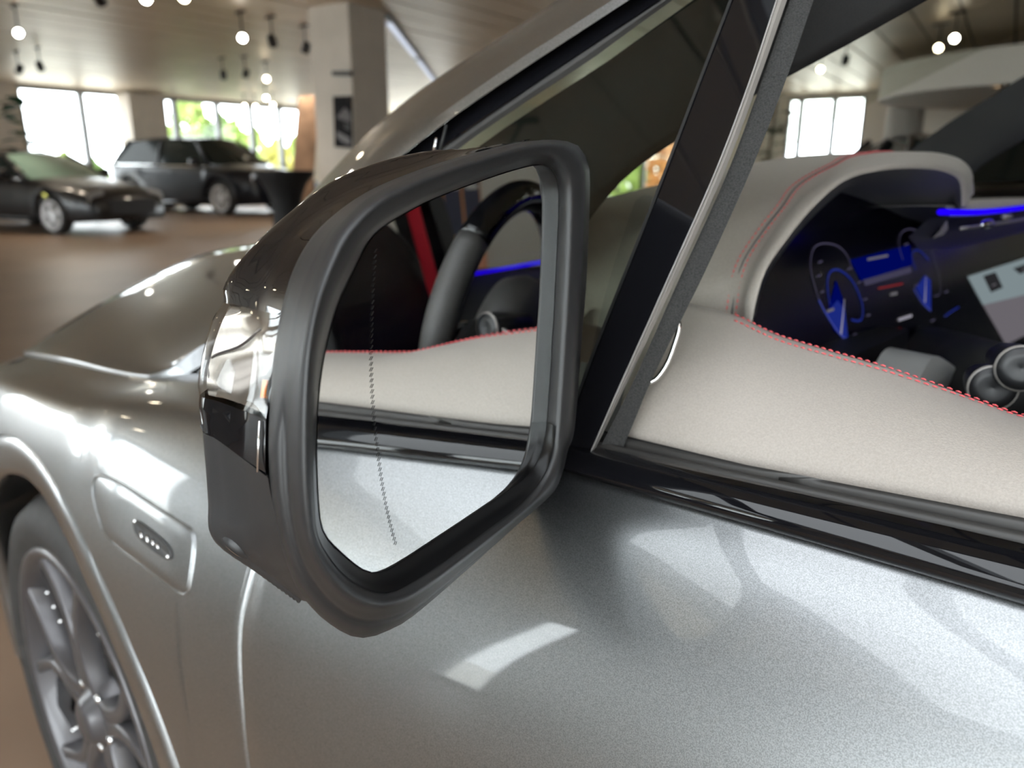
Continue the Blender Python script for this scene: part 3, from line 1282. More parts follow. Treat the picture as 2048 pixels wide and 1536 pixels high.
# left end of the pad follows the felt channel
mb = MB()
rows = []
for a, b in zip(po_, pi_):
    row = [a + V((0, .004, -.02)), a]
    for j in range(1, 13):
        f = j / 13
        p = a.lerp(b, f)
        bulge = .014 * math.sin(math.pi * f ** .6) + .003 * math.sin(math.pi * f)
        row.append(p + V((0, 0, bulge)))
    row += [b, b + V((0, -.004, -.003)), b + V((0, -.006, -.012)), b + V((0, -.004, -.06))]
    rows.append(row)
# forward end cap: roll the front edge down
f0 = [p + V((.012, -.0, -.006)) for p in rows[0]]
f1 = [p + V((.016, -.0, -.03)) for p in rows[0]]
f2 = [p + V((.016, 0, -.10)) for p in rows[0]]
mb.grid([f2, f1, f0] + rows)
pad = mb.build('door_pad', leather, car, label='grey leather door and dash pad with red stitching')


def walk(line, k, dist):
    """point on a polyline dist metres after vertex k (negative = before)"""
    st = 1 if dist > 0 else -1
    d = abs(dist)
    while 0 <= k + st < len(line):
        L_ = (line[k + st] - line[k]).length
        if L_ >= d:
            return line[k].lerp(line[k + st], d / max(L_, 1e-9))
        d -= L_
        k += st
    return line[k].copy()


def stitches(name, c3, step, r, parent, off=V((0, 0, .0012)), duty=.62):
    pts = cr(c3, max(2, int(sum((b - a).length for a, b in zip(c3, c3[1:])) / step) * 4))
    mb = MB()
    for i in range(0, len(pts) - 3, 4):
        a, b = pts[i], pts[i].lerp(pts[i + 4 if i + 4 < len(pts) else i + 3], duty)
        mb.tube([a + off, a.lerp(b, .5) + off * 1.8, b + off], [r * .7, r, r * .7], 6)
    return mb.build(name, thread, parent, kind='stuff')


sel_rows = [r_ for r_, b in zip(rows, pi_) if b.x < pad_in[-3].x]
stitches('stitching', [walk(r_, len(r_) - 4, -.0015) + V((0, 0, .0004)) for r_ in sel_rows], .0058, .00062, pad, V((0, 0, .0006)))
stitches('stitching', [walk(r_, len(r_) - 4, -.012) + V((0, 0, .0008)) for r_ in sel_rows], .0058, .00062, pad, V((0, 0, .0003)))
# chrome release slot in the pad
hs = [(1296, 766), (1315, 755), (1335, 725), (1350, 685), (1358, 655), (1355, 640), (1347, 636)]
mb = MB()
mb.tube(cr([on_y(x, y, -.492 - .0003 * (x - 1296)) for x, y in hs], 20), .0022, 8)
mb.build('pad_slot_trim', chrome, pad)

# instrument cowl
rimA = [(1500, 668), (1513, 600), (1530, 545), (1560, 498), (1622, 420), (1690, 362), (1758, 342), (1827, 337), (1881, 342), (1912, 355), (1922, 376), (1923, 415)]
rimX = [.300, .299, .297, .295, .290, .284, .278, .271, .265, .261, .260, .260]
A3 = cr([on_x(px, py, x) for (px, py), x in zip(rimA, rimX)], 60)
cenY = A3[30].y
stB = [(1456, 655), (1466, 575), (1486, 528), (1512, 480), (1566, 404), (1640, 343), (1724, 309), (1827, 303), (1885, 310), (1916, 326), (1930, 350), (1931, 385)]
stX = [.330, .330, .330, .330, .327, .322, .318, .305, .295, .288, .284, .280]
B3 = cr([on_x(px, py, x) for (px, py), x in zip(stB, stX)], 60)
rows_c = []
for i, (a, b) in enumerate(zip(A3, B3)):
    f = i / 59
    m = a.lerp(b, .5)
    outw = (b - a)
    mm = m + V((-.006, 0, .003)) + V((0, (a.y - cenY) * .03, 0))
    ang = math.pi * f
    fl = V((0, math.cos(ang), math.sin(ang)))
    c1 = V((b.x + .10, b.y + .022 * max(-.2, math.cos(ang)), b.z - .004 - .012 * abs(math.cos(ang))))
    c2 = V((b.x + .26, b.y + .05 * max(-.2, math.cos(ang)), 1.10 + (b.z - 1.10) * .70))
    c3 = V((b.x + .45, b.y + .08 * max(-.2, math.cos(ang)), 1.09 + (b.z - 1.10) * .30))
    c4 = V((b.x + .62, b.y + .10 * max(-.2, math.cos(ang)), 1.085))
    under = a + V((.006, (cenY - a.y) * .02, -.004 if f > .1 else 0))
    rows_c.append([a, a + V((-.004, (a.y - cenY) * .012, .002)), mm, b, c1, c2, c3, c4])
mb = MB()
mb.grid([[p for p in cr(r_, 60)] for r_ in rows_c])
cowl = mb.build('instrument_cowl', leather, car, label='grey leather instrument hood with red stitching')
# underside
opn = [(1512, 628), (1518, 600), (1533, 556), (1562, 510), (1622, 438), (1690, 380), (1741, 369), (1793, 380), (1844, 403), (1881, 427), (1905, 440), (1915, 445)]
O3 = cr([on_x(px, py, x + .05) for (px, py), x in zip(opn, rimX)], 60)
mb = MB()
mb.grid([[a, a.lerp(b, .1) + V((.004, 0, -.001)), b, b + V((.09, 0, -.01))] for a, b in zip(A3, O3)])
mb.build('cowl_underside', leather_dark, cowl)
CG = [cr(r_, 60) for r_ in rows_c]


def cowl_line(shift, off, i1):
    out = []
    for i in range(1, i1):
        b = B3[i]
        r_ = CG[i]
        k = min(range(2, 58), key=lambda q: (r_[q] - b).length)
        n = (r_[k + 1] - r_[k - 1]).cross(CG[i + 1][k] - CG[i - 1][k]).normalized()
        if n.dot(CAM - b) < 0:
            n = -n
        out.append(walk(r_, k, -shift if shift else -1e-5) + n * off)
    for _ in range(4):
        out = [out[0]] + [(out[k - 1] + out[k] * 2 + out[k + 1]) / 4 for k in range(1, len(out) - 1)] + [out[-1]]
    return out


stitches('stitching', cowl_line(-.0045, .0016, 46), .0058, .0006, cowl, V((0, 0, 0)))
stitches('stitching', cowl_line(.0055, .0016, 46), .0058, .0006, cowl, V((0, 0, 0)))
mb = MB()
mb.tube(cowl_line(.0008, .0010, 46), .0008, 6)
mb.build('seam', leather_dark, cowl)

# dash top: passenger side with a rolled front edge, and the low shelf under the windscreen
mb = MB()
rows = []
for i in range(15):
    f = i / 14
    row = []
    for j in range(25):
        y = -1.085 - .80 * j / 24
        x0 = .275 + .02 * math.sin(math.pi * j / 24)
        x = x0 + (.92 - x0) * f
        z = 1.172 - .09 * f ** 1.3 - .012 * (1 - f) * (j / 24) + .006 * math.sin(math.pi * f)
        row.append(V((x, y, z)))
    rows.append(row)
rows = [[p + V((.02, 0, -.055)) for p in rows[0]], [p + V((.002, 0, -.03)) for p in rows[0]], [p + V((-.006, 0, -.012)) for p in rows[0]]] + rows
mb.grid(rows)
dash = mb.build('dashboard', leather, car)
mb = MB()
mb.grid([[V((.46 + .5 * i / 8, -.552 - .56 * j / 10, 1.083 - .02 * i / 8 - .03 * max(0, 1 - j / 1.2) ** 2)) for j in range(11)] for i in range(9)])
mb.build('dash_shelf', leather, dash)
# outer end of the dash, seen through the quarter glass
mb = MB()
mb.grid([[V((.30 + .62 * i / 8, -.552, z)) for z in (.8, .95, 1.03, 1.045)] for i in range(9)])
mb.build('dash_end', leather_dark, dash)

# display glass
DP, DN = V((.372, -.85, 1.10)), V((-1, 0, .18)).normalized()
DN = V((-1, .06, .22)).normalized()


def on_d(px, py, off=0):
    return on_plane(px, py, DP + DN * off, DN)


scr = [(1500, 680), (1500, 600), (1540, 500), (1620, 400), (1700, 350), (1800, 345), (1880, 425), (1925, 462), (1965, 473), (2048, 462), (2140, 445), (2140, 860), (1900, 860), (1650, 800)]
mb = MB()
pl_ = [on_d(x, y) for x, y in scr]
mb.prism(pl_, -DN * .012)
scr_o = mb.build('display_panel', screen_m, car, False, label='wide dark glass display panel with blue dials')
mb = MB()
mb.tube(cr([on_d(x, y, .0) for x, y in scr[6:11]], 24), .0016, 6)
mb.build('display_rim', satin, scr_o)
blue_d = emit_mat('dial_blue', (.03, .06, .55), 0.3)
blue_l = emit_mat('dial_blue_light', (.12, .16, .8), 0.32)
blue_k = emit_mat('dial_blue_deep', (.0, .004, .16), .5)
grey_l = emit_mat('dial_grey', (.4, .38, .42), .28)
ring_l = emit_mat('dial_ring', (.2, .18, .32), .22)
red_l = emit_mat('dial_red', (.8, .05, .06), 0.22)
green_l = emit_mat('dial_green', (.02, .4, .1), .25)
white_l = emit_mat('dial_white', (.75, .72, .85), 0.35)


def ribbon(pts, w, m, name, off=.0012, closed=False, n=28, parent=None):
    c = cr([on_d(x, y, off) for x, y in pts], n, closed)
    if closed:
        c.append(c[0])
    mb = MB()
    rows = []
    for i, p in enumerate(c):
        d = (c[min(i + 1, len(c) - 1)] - c[max(i - 1, 0)]).normalized()
        s = d.cross(DN).normalized()
        ww = w * p.length / p.length if not callable(w) else w(i / (len(c) - 1))
        rows.append([p - s * ww, p + s * ww])
    mb.grid(rows)
    return mb.build(name, m, parent or scr_o, False)


def patch(pts, m, name, off=.0008):
    return mesh(name, [on_d(x, y, off) for x, y in pts], [list(range(len(pts)))], m, scr_o, False)


# left dial
ribbon([(1638, 600), (1622, 540), (1626, 500), (1645, 487), (1675, 492), (1695, 512), (1704, 540)], .0010, ring_l, 'dial_ring')
patch([(1655, 625), (1672, 560), (1690, 610), (1692, 680), (1668, 660)], blue_k, 'dial_glow')
patch([(1652, 628), (1675, 600), (1690, 620), (1697, 684), (1672, 660)], blue_d, 'dial_glow', .001)
ribbon([(1660, 610), (1655, 570), (1660, 545), (1678, 540), (1705, 562), (1724, 605), (1725, 635), (1716, 642), (1703, 639)], .0014, blue_d, 'dial_ring')
ribbon([(1638, 600), (1655, 632), (1680, 668), (1705, 686), (1730, 694), (1748, 685)], .0014, blue_l, 'dial_ring')
ribbon([(1689, 598), (1686, 630), (1682, 668)], lambda f: .0006 + .0016 * f, white_l, 'dial_needle', .0018)
# right dial
ribbon([(1806, 520), (1798, 490), (1803, 466), (1822, 458), (1845, 470), (1860, 500), (1872, 530), (1881, 566), (1880, 588), (1868, 592)], .0009, ring_l, 'dial_ring')
ribbon([(1832, 540), (1824, 515), (1828, 502), (1840, 502), (1858, 520)], .0012, blue_d, 'dial_ring')
patch([(1832, 575), (1850, 550), (1862, 560), (1862, 620), (1848, 608)], blue_d, 'dial_glow', .001)
ribbon([(1828, 578), (1845, 605), (1862, 622)], .0012, blue_l, 'dial_ring')
ribbon([(1852, 552), (1850, 605)], lambda f: .0006 + .0016 * f, white_l, 'dial_needle', .0018)
# centre field
patch([(1700, 520), (1820, 490), (1825, 530), (1722, 562)], blue_k, 'centre_glow')
patch([(1726, 560), (1822, 533), (1824, 545), (1730, 572)], ring_l, 'centre_band', .001)
ribbon([(1735, 519), (1776, 511)], .0016, grey_l, 'centre_readout')
ribbon([(1757, 577), (1806, 567)], .0012, red_l, 'centre_red_line')
ribbon([(1797, 640), (1824, 631)], .0020, white_l, 'centre_readout')
ribbon([(1781, 589), (1795, 586)], .0020, grey_l, 'centre_readout')
ribbon([(1745, 665), (1755, 660)], .0014, ring_l, 'centre_readout')
patch([(1792, 659), (1801, 655), (1803, 666), (1794, 669)], red_l, 'warning_light', .0012)
patch([(1686, 702), (1694, 698), (1696, 706), (1688, 708)], green_l, 'warning_light', .0012)
for x, y in [(1641, 523), (1638, 551), (1645, 583), (1731, 598), (1737, 630), (1698, 537), (1719, 564), (1722, 677), (1710, 669), (1767, 678), (1813, 488), (1832, 570), (1866, 640), (1893, 583)]:
    ribbon([(x - 4, y + 2), (x + 4, y - 1)], .0012, ring_l, 'dial_mark')
for x, y in [(1658, 621), (1664, 619), (1735, 678), (1727, 680)]:
    ribbon([(x - 4, y + 2), (x + 4, y - 1)], .0018, grey_l, 'dial_mark')
ribbon([(1890, 633), (1905, 622), (1918, 614)], .0012, blue_d, 'dial_ring')
# centre screen
scr_c = emit_mat('centre_screen_top', (.42, .52, .55), .42)
scr_c2 = emit_mat('centre_screen_low', (.36, .33, .37), .34)
tile_m = emit_mat('screen_tile', (.05, .05, .055), .35)
patch([(1935, 553), (2048, 517), (2120, 495), (2120, 580), (2048, 590), (1966, 610)], scr_c, 'centre_screen')
patch([(1966, 610), (2048, 590), (2120, 580), (2120, 660), (2048, 672), (2012, 690)], scr_c2, 'centre_screen')
patch([(1966, 552), (1991, 544), (2006, 575), (1982, 585)], tile_m, 'screen_tile', .0014)
patch([(2026, 537), (2052, 528), (2062, 540), (2040, 548)], tile_m, 'screen_tile', .0014)
ribbon([(1984, 571), (1992, 568)], .0012, grey_l, 'screen_icon', .002)
ribbon([(2044, 540), (2052, 537)], .0012, grey_l, 'screen_icon', .002)

# ambient light strip and air vent
vp = [(1880, 424), (1940, 425), (1990, 422), (2048, 415), (2160, 400)]
amb = cr([on_x(px, py, .258) for px, py in vp], 24)
ambx = cr([amb[-1], V((.30, -1.7, amb[-1].z)), V((.24, -1.83, amb[-1].z - .03)), V((.0, -1.87, 1.095)), V((-.4, -1.885, 1.05)), V((-.6, -1.89, 1.03))], 24)
mb = MB()
mb.tube(amb + ambx[1:], .0036, 8)
mb.build('ambient_strip', blue_e, car, label='thin blue glowing light strip')
mb = MB()
mb.grid([[p + V((.01, 0, -.006)), p + V((.03, 0, -.03)), p + V((.015, 0, -.045))] for p in amb])
vent = mb.build('air_vent', rim_dark, car)
mb = MB()
mb.tube(cr([on_x(px, py, .257) for px, py in [(1922, 457), (1960, 452), (2010, 445), (2048, 438), (2160, 420)]], 20), .0022, 8)
mb.build('vent_blade', satin, vent)
mb = MB()
mb.tube(cr([on_x(px, py, .255) for px, py in [(1963, 450), (1984, 446)]], 6), [.003, .0055, .0065, .0065, .006, .004], 10)
mb.build('vent_tab', chrome, vent)
mb = MB()
mb.tube(cr([on_x(px, py, .255) for px, py in [(2008, 434), (2020, 433)]], 6), .004, 8)
mb.build('vent_tab', satin, vent)

# steering column, stalk, lower dash
mb = MB()
c0, c1 = on_x(1862, 725, .30), on_x(2060, 800, .12)
mb.tube([c0 + V((.05, 0, .0)), c0, c0.lerp(c1, .5), c1], [.05, .052, .05, .045], 24)
mb.build('column_shroud', black_in, car)
mb = MB()
kp = cr([on_x(x, y, .215) for x, y in ((1826, 790), (1842, 752), (1858, 722), (1874, 712), (1896, 724), (1924, 752), (1900, 800))], 24)
kc = sum(kp, V((0, 0, 0))) / 24
mb.grid([[p.lerp(kc, f) + V((-.012 * math.sin(f * 1.57), 0, .004 * f)) for p in kp] for f in (0, .1, .3, .6, .98)], True)
mb.grid([kp, [p + V((.05, -.01, 0)) for p in kp]], True)
mb.build('knee_bolster', mat('lower_dash_grey', (.30, .30, .295), rough=.5), car)
stalk_m = mat('stalk_black', (.01, .01, .011), rough=.38)
stalk = MB()
k0, k1 = on_x(1985, 772, .20), on_x(2000, 770, .165)
dr = (k1 - k0).normalized()
stalk.lathe([(0, -.05), (.013, -.05), (.017, -.02), (.018, 0), (.017, .004), (.010, .005), (0, .003)], on_y(1984, 775, -.70), V((-.35, .9, .1)), 28)
stalk.build('control_stalk', stalk_m, car)
mb = MB()
mb.lathe([(.0178, .001), (.0188, .001), (.0188, .0035), (.0170, .0042)], on_y(1984, 775, -.70), V((-.35, .9, .1)), 28)
mb.build('stalk_ring', satin, car)
mb = MB()
mb.lathe([(0, -.06), (.014, -.06), (.0175, -.02), (.018, .0), (.0165, .004), (.009, .005), (0, .003)], on_y(2040, 736, -.70), V((-.35, .9, .1)), 28)
mb.build('control_stalk', stalk_m, car)
mb = MB()
mb.lathe([(.0175, .001), (.0186, .001), (.0186, .003), (.0170, .0042)], on_y(2040, 736, -.70), V((-.35, .9, .1)), 28)
mb.build('stalk_ring', satin, car)
mb = MB()
mb.box((.33, -.85, .93), (.06, .5, .16))
mb.build('lower_dash', black_in, car, False)

# steering wheel (seen in the mirror)
SW = V((.035, -.875, 1.045))
sn = V((-1, 0, .30)).normalized()
su = V((.30, 0, 1)).normalized()
sl = V((0, 1, 0))
wheel_l = mat('wheel_leather', (.05, .048, .046), rough=.5, bump=(900, .3))


def rim_pt(th):
    r_ = .178
    if math.sin(th) < -.72:
        r_ = .178 * .72 / abs(math.sin(th))
    return SW + sl * (r_ * math.cos(th)) + su * (r_ * math.sin(th))


def arc(a0, a1, n=30):
    return [rim_pt(math.radians(a0 + (a1 - a0) * i / n)) for i in range(n + 1)]


mb = MB()
mb.tube(arc(122, 405, 70), .0205, 16)
sw = mb.build('steering_wheel', wheel_l, car)
mb = MB()
mb.tube(arc(45, 122, 30), .0207, 16)
mb.build('rim_inlay', gloss, sw)
mb = MB()
mb.lathe([(0, .02), (.05, .018), (.075, .005), (.085, -.02), (.08, -.05), (0, -.06)], SW - su * .01, sn, 32)
mb.build('hub', wheel_l, sw)
mb = MB()
for th in (-8, 188):
    a = rim_pt(math.radians(th))
    mb.tube([a, a.lerp(SW, .3) - sn * .012, a.lerp(SW, .65)], [.018, .02, .026], 12)
mb.build('spoke', black_in, sw)
mb = MB()
mb.tube([rim_pt(math.radians(270)) , SW - su * .05], [.014, .018], 12)
mb.build('spoke', black_in, sw)
mb = MB()
mb.tube(cr([SW + sl * .165 - su * .035 + sn * .012, SW + sl * .14 - su * .005 + sn * .014, SW + sl * .09 + su * .01 + sn * .016, SW + sl * .06 + su * .005 + sn * .018], 14), .0028, 8)
mb.build('spoke_bezel', chrome, sw)
mb = MB()
mb.lathe([(0, .006), (.009, .006), (.011, 0)], SW + sl * .125 - su * .025 + sn * .016, sn, 16)
mb.build('thumb_button', chrome, sw)

# seats and the passenger's belt
seat_m = mat('seat_leather', (.010, .010, .010), rough=.6)


def seat(yc):
    mb = MB()
    back = []
    for z, x, w in ((.55, -.62, .24), (.75, -.66, .26), (1.0, -.74, .25), (1.15, -.80, .20), (1.22, -.83, .13), (1.42, -.87, .13), (1.46, -.88, .09)):
        back.append([V((x + .07, yc - w * .8, z)), V((x + .10, yc - w, z)), V((x, yc - w * 1.02, z)), V((x - .06, yc - w * .8, z)), V((x - .07, yc + w * .8, z)), V((x, yc + w * 1.02, z)), V((x + .10, yc + w, z)), V((x + .07, yc + w * .8, z))])
    mb.grid([cr(r_, 24, True) for r_ in back], True, True, True)
    s = mb.build('front_seat', seat_m, car)
    mb = MB()
    mb.grid([cr([V((x, yc - .25, .5)), V((x, yc - .26, .42)), V((x, yc, .40)), V((x, yc + .26, .42)), V((x, yc + .25, .5)), V((x, yc, .54))], 20, True) for x in (-.62, -.4, -.2, -.12)], True, True, True)
    mb.build('seat_cushion', seat_m, s)


seat(-1.60)
mb = MB()
a, b = V((-.72, -1.80, 1.50)), V((-.60, -1.815, .80))
dx = V((.024, .004, 0))
mb.prism([a - dx, a + dx, b + dx, b - dx], (0, .004, 0))
mb.build('seat_belt', belt_m, car, False, label='red passenger seat belt strap')
# passenger door trim
mb = MB()
mb.grid([[V((x, 2 * YC + .58, .55)), V((x, 2 * YC + .56, .85)), V((x, 2 * YC + .55, 1.03)), V((x, 2 * YC + .50, 1.045)), V((x, 2 * YC + .47, 1.03))] for x in (.32, 0, -.35, -.7, -1.1)])
mb.build('passenger_door_trim', black_in, car)

# ------------------------------------------------------------------ door mirror
MA = math.radians(9.0)
MT = math.radians(3.0)
M0 = at_t(870, 740, .40)
MN = V((-math.cos(MA) * math.cos(MT), -math.sin(MA) * math.cos(MT), math.sin(MT)))
MU = V((math.sin(MA), -math.cos(MA), 0))
MV = MN.cross(MU)
if MV.z < 0:
    MV = -MV
MW = -MN


def mp(px, py, w=0.0):
    return on_plane(px, py, M0 + MW * w, MN)


NA = 144


def polar(pts, n=NA):
    """resample a closed pixel outline by angle about the glass centre"""
    c = cr([(x, y, 0) for x, y in pts], 600, True)
    tab = sorted((math.atan2(-(p.y - 740), p.x - 870), math.hypot(p.x - 870, p.y - 740)) for p in c)
    tab = [(tab[-1][0] - 2 * math.pi, tab[-1][1])] + tab + [(tab[0][0] + 2 * math.pi, tab[0][1])]
    out = []
    j = 0
    for i in range(n):
        th = -math.pi + 2 * math.pi * i / n
        while tab[j + 1][0] < th:
            j += 1
        (t0, r0), (t1, r1) = tab[j], tab[j + 1]
        f = (th - t0) / (t1 - t0) if t1 > t0 else 0
        r_ = r0 + (r1 - r0) * f
        out.append((870 + r_ * math.cos(th), 740 - r_ * math.sin(th)))
    return out


G = [(636, 796), (649, 704), (674, 611), (716, 519), (740, 478), (775, 447), (859, 401), (968, 359), (1052, 333), (1092, 330), (1110, 348), (1117, 389), (1111, 544), (1102, 712), (1094, 830), (1086, 889), (1069, 931), (1035, 966), (968, 1013), (884, 1069), (800, 1124), (758, 1144), (725, 1140), (680, 1104), (648, 1068), (637, 1019), (632, 900)]
Iu = [(629, 790), (638, 700), (662, 605), (704, 512), (733, 470), (775, 436), (859, 391), (968, 348), (1052, 319), (1102, 316), (1126, 340), (1135, 389), (1131, 544), (1120, 730), (1112, 850), (1104, 915), (1080, 968), (1040, 1015), (968, 1070), (884, 1131), (821, 1172), (779, 1190), (737, 1184), (690, 1155), (655, 1112), (634, 1068), (628, 1000), (626, 900)]
Cc = [(612, 790), (620, 690), (640, 596), (676, 505), (705, 458), (760, 405), (845, 362), (955, 322), (1052, 294), (1112, 290), (1148, 302), (1168, 334), (1171, 376), (1165, 544), (1152, 712), (1141, 850), (1128, 897), (1115, 945), (1086, 990), (962, 1092), (842, 1182), (800, 1204), (755, 1212), (705, 1196), (660, 1154), (628, 1095), (614, 1010), (610, 900)]
Oo = [(585, 790), (594, 690), (615, 592), (655, 490), (690, 440), (750, 388), (845, 345), (950, 310), (1052, 284), (1115, 280), (1157, 292), (1177, 330), (1180, 376), (1174, 544), (1161, 712), (1149, 859), (1136, 900), (1123, 952), (1094, 998), (968, 1103), (842, 1199), (800, 1222), (745, 1231), (690, 1214), (640, 1165), (605, 1098), (588, 1010), (583, 900)]
Bo = [(541, 790), (552, 680), (577, 565), (615, 486), (666, 431), (741, 380), (842, 338), (947, 306), (1052, 283), (1115, 283), (1152, 297), (1170, 332), (1172, 376), (1166, 544), (1153, 712), (1141, 859), (1128, 900), (1115, 952), (1086, 1000), (965, 1112), (834, 1226), (783, 1258), (737, 1275), (699, 1271), (657, 1246), (624, 1216), (590, 1170), (561, 1086), (544, 1002), (537, 900)]
rG, rI, rC, rO, rB = [polar(p) for p in (G, Iu, Cc, Oo, Bo)]


def midr(a, b, f):
    return [(x0 + (x1 - x0) * f, y0 + (y1 - y0) * f) for (x0, y0), (x1, y1) in zip(a, b)]


def ring(r_, w):
    return [mp(x, y, w) for x, y in r_]


def groove(f, w_flat, w_deep):
    """ring between rO and rB that only dips along the lower lip"""
    out = []
    for k, (x, y) in enumerate(midr(rO, rB, f)):
        th = -180 + 360 * k / NA
        g = max(0, min(1, (75 - abs(th + 105)) / 25))
        out.append(mp(x, y, w_flat + (w_deep - w_flat) * g))
    return out


mb = MB()
GW = .0075
rows = [ring(midr(rG, rI, -.15), GW + .004), ring(midr(rG, rI, .1), GW - .001), ring(midr(rG, rI, .6), .0022), ring(midr(rG, rI, .9), -.0012), ring(midr(rI, rC, .1), -.0032), ring(midr(rI, rC, .35), -.0048), ring(midr(rI, rC, .75), -.0062), ring(midr(rI, rC, .95), -.0062),
        ring(midr(rC, rO, .3), -.0042), ring(midr(rC, rO, .6), -.0005), ring(rO, .004), ring(midr(rO, rB, .16), .0085), groove(.28, .0105, .0145), groove(.40, .0135, .0148), groove(.6, .018, .0165), groove(.85, .0248, .0215), ring(rB, .029), ring(rB, .036)]
mb.grid(rows, True)
mir = mb.build('side_mirror', matte, car, label='door mirror with matte black frame')
# recess (shinier, very dark) around the glass
mb = MB()
sel = [k for k in range(NA) if -math.radians(172) < -math.pi + 2 * math.pi * k / NA < -math.radians(24)]
mb.grid([[r_[k] for k in sel] for r_ in (ring(midr(rG, rI, -.12), GW + .003), ring(midr(rG, rI, .10), GW - .0022), ring(midr(rG, rI, .58), .0016), ring(midr(rG, rI, .9), -.0020))])
mb.build('mirror_recess', matte_dark, mir)
# glass with a fine bevel
gl = [mp(x, y, GW) for x, y in rG]
cen = sum(gl, V((0, 0, 0))) / len(gl)
mb = MB()
inner_r = [p.lerp(cen, .004) - MW * .0004 for p in gl]
verts = [p + MW * .003 for p in gl] + gl + inner_r
n = NA
faces = [[i, (i + 1) % n, (i + 1) % n + n, i + n] for i in range(n)]
mb.add(verts, faces)
mb.build('glass_edge', satin, mir)
mirror_glass = mesh('mirror_glass', inner_r, [list(range(n))], mirror_m, mir, False, label='mirror glass reflecting the cabin')
# dashed blind-zone line
dl = cr([mp(x, y, GW - .0009) for x, y in ((752, 498), (748, 560), (745, 640), (744, 735), (749, 830), (758, 910), (768, 980), (780, 1040), (794, 1092))], 58)
mb = MB()
for a, b in zip(dl, dl[1:]):
    q = a.lerp(b, .62) - MU * .0006 + MV * 0
    a2 = a + MU * .0006
    w_ = MU * .00035
    mb.add([a2 - w_, a2 + w_, q + w_ - MU * .0002, q - w_ - MU * .0002], [[0, 1, 2, 3]])
mb.build('dashed_line', rubber, mir, False, kind='stuff')

# shell behind the frame
def col_px(border, sil, w0, w1, nb=4):
    """one section of the shell from border pixel to silhouette pixel and on round the back"""
    b3, s3 = mp(*border, w0), mp(*sil, w1)
    bm = mp((border[0] * .62 + sil[0] * .38), (border[1] * .62 + sil[1] * .38), w0 + (w1 - w0) * .40)
    bm2 = mp((border[0] * .22 + sil[0] * .78), (border[1] * .22 + sil[1] * .78), w0 + (w1 - w0) * .74)
    c = M0 + MW * (w1 + .028) + MV * ((s3 - M0).dot(MV) * .6) + MU * .015
    bk = s3.lerp(c, .3) + MW * .006
    return cr([b3, bm, bm2, s3, bk, c], 26 if nb == 4 else nb)


def shell(name, borders, sils, w0, w1s, m, inset=0.0, n=16, parent=None, nb=4):
    bs = cr([(x, y, 0) for x, y in borders], n)
    ss = cr([(x, y, w) for (x, y), w in zip(sils, w1s)], n)
    mb = MB()
    rows = []
    for b, s in zip(bs, ss):
        c = col_px((b.x, b.y), (s.x, s.y), w0, s.z, nb)
        if inset:
            ctr = M0 + MW * .06
            c = [p.lerp(V((ctr.x, ctr.y, p.z)), inset) for p in c]
        rows.append(c)
    mb.grid(rows)
    o = mb.build(name, m, parent or mir)
    return rows


cap_b = [(1052, 283), (947, 306), (842, 338), (741, 380), (666, 431), (615, 486), (585, 545), (570, 590), (562, 626)]
cap_s = [(1056, 280), (947, 298), (850, 304), (750, 327), (660, 365), (575, 428), (505, 492), (462, 545), (446, 578)]
cap_w = [.040, .048, .056, .064, .072, .080, .086, .090, .092]
shell('mirror_cap', cap_b, cap_s, .030, cap_w, gloss, n=50)
# rolled lower edge of the cap down to the lamp
lip_b = [(562, 624), (558, 632)]
shell('mirror_cap_edge', [(562, 622), (561, 630)], [(446, 578), (448, 606)], .030, [.092, .088], gloss, inset=.0, n=8)
lamp_b = [(561, 628), (556, 680), (548, 740), (540, 790), (532, 838)]
lamp_s = [(447, 604), (425, 640), (405, 705), (396, 760), (400, 790)]
lamp_w_ = [.088, .089, .090, .090, .090]
lr = shell('indicator_lens', lamp_b, lamp_s, .031, lamp_w_, lens_m, n=24)
# reflector bowl behind the lens
mb = MB()
ctr = M0 + MW * .055 + MU * .0
rows = []
for i, r_ in enumerate(lr):
    row = []
    for j in range(1, 24):
        p = r_[j]
        sv = math.sin(math.pi * (i + .5) / len(lr))
        dep = .05 + (.26 * math.sin(math.pi * (j - 1) / 8) if j < 9 else .2 * math.sin(math.pi * (j - 9) / 15)) * sv
        q = p.lerp(V((ctr.x, ctr.y, p.z)), dep)
        row.append(q)
    rows.append(row)
mb.grid(rows)
auto_smooth(mb.build('indicator_reflector', reflector_m, mir), 18)
# light guide rib and amber corner inside the lamp
mb = MB()
pts = [lr[5][4], lr[10][6], lr[14][9], lr[18][9], lr[22][9]]
mb.tube(cr([p.lerp(V((ctr.x, ctr.y, p.z)), .06) for p in pts], 20), .0007, 8)
mb.build('light_guide', rim_m, mir)
mb = MB()
mb.tube(cr([p.lerp(V((ctr.x, ctr.y, p.z)), .07) for p in (lr[16][2], lr[18][2], lr[20][2])], 8), .0013, 8)
mb.build('amber_insert', amber_m, mir)
gl_b = [(532, 838), (531, 880), (530, 920), (532, 952)]
gl_s = [(400, 790), (399, 810), (402, 830), (406, 858)]
shell('gloss_trim', gl_b, gl_s, .032, [.090, .089, .088, .086], gloss, n=14)
ml_b = [(536, 955), (544, 1002), (553, 1050), (562, 1086), (576, 1130), (592, 1172), (612, 1203)]
ml_s = [(406, 858), (412, 930), (417, 1000), (419, 1056), (445, 1092), (510, 1136), (600, 1200)]
shell('mirror_base_cover', ml_b, ml_s, .0285, [.088, .088, .087, .086, .080, .066, .040], matte, n=120, nb=70)
mb = MB()
mb.tube(cr([mp(*p, w) for p, w in (((404, 850), .088), ((430, 893), .078), ((470, 927), .062), ((510, 946), .045), ((536, 954), .034))], 20), .0011, 8)
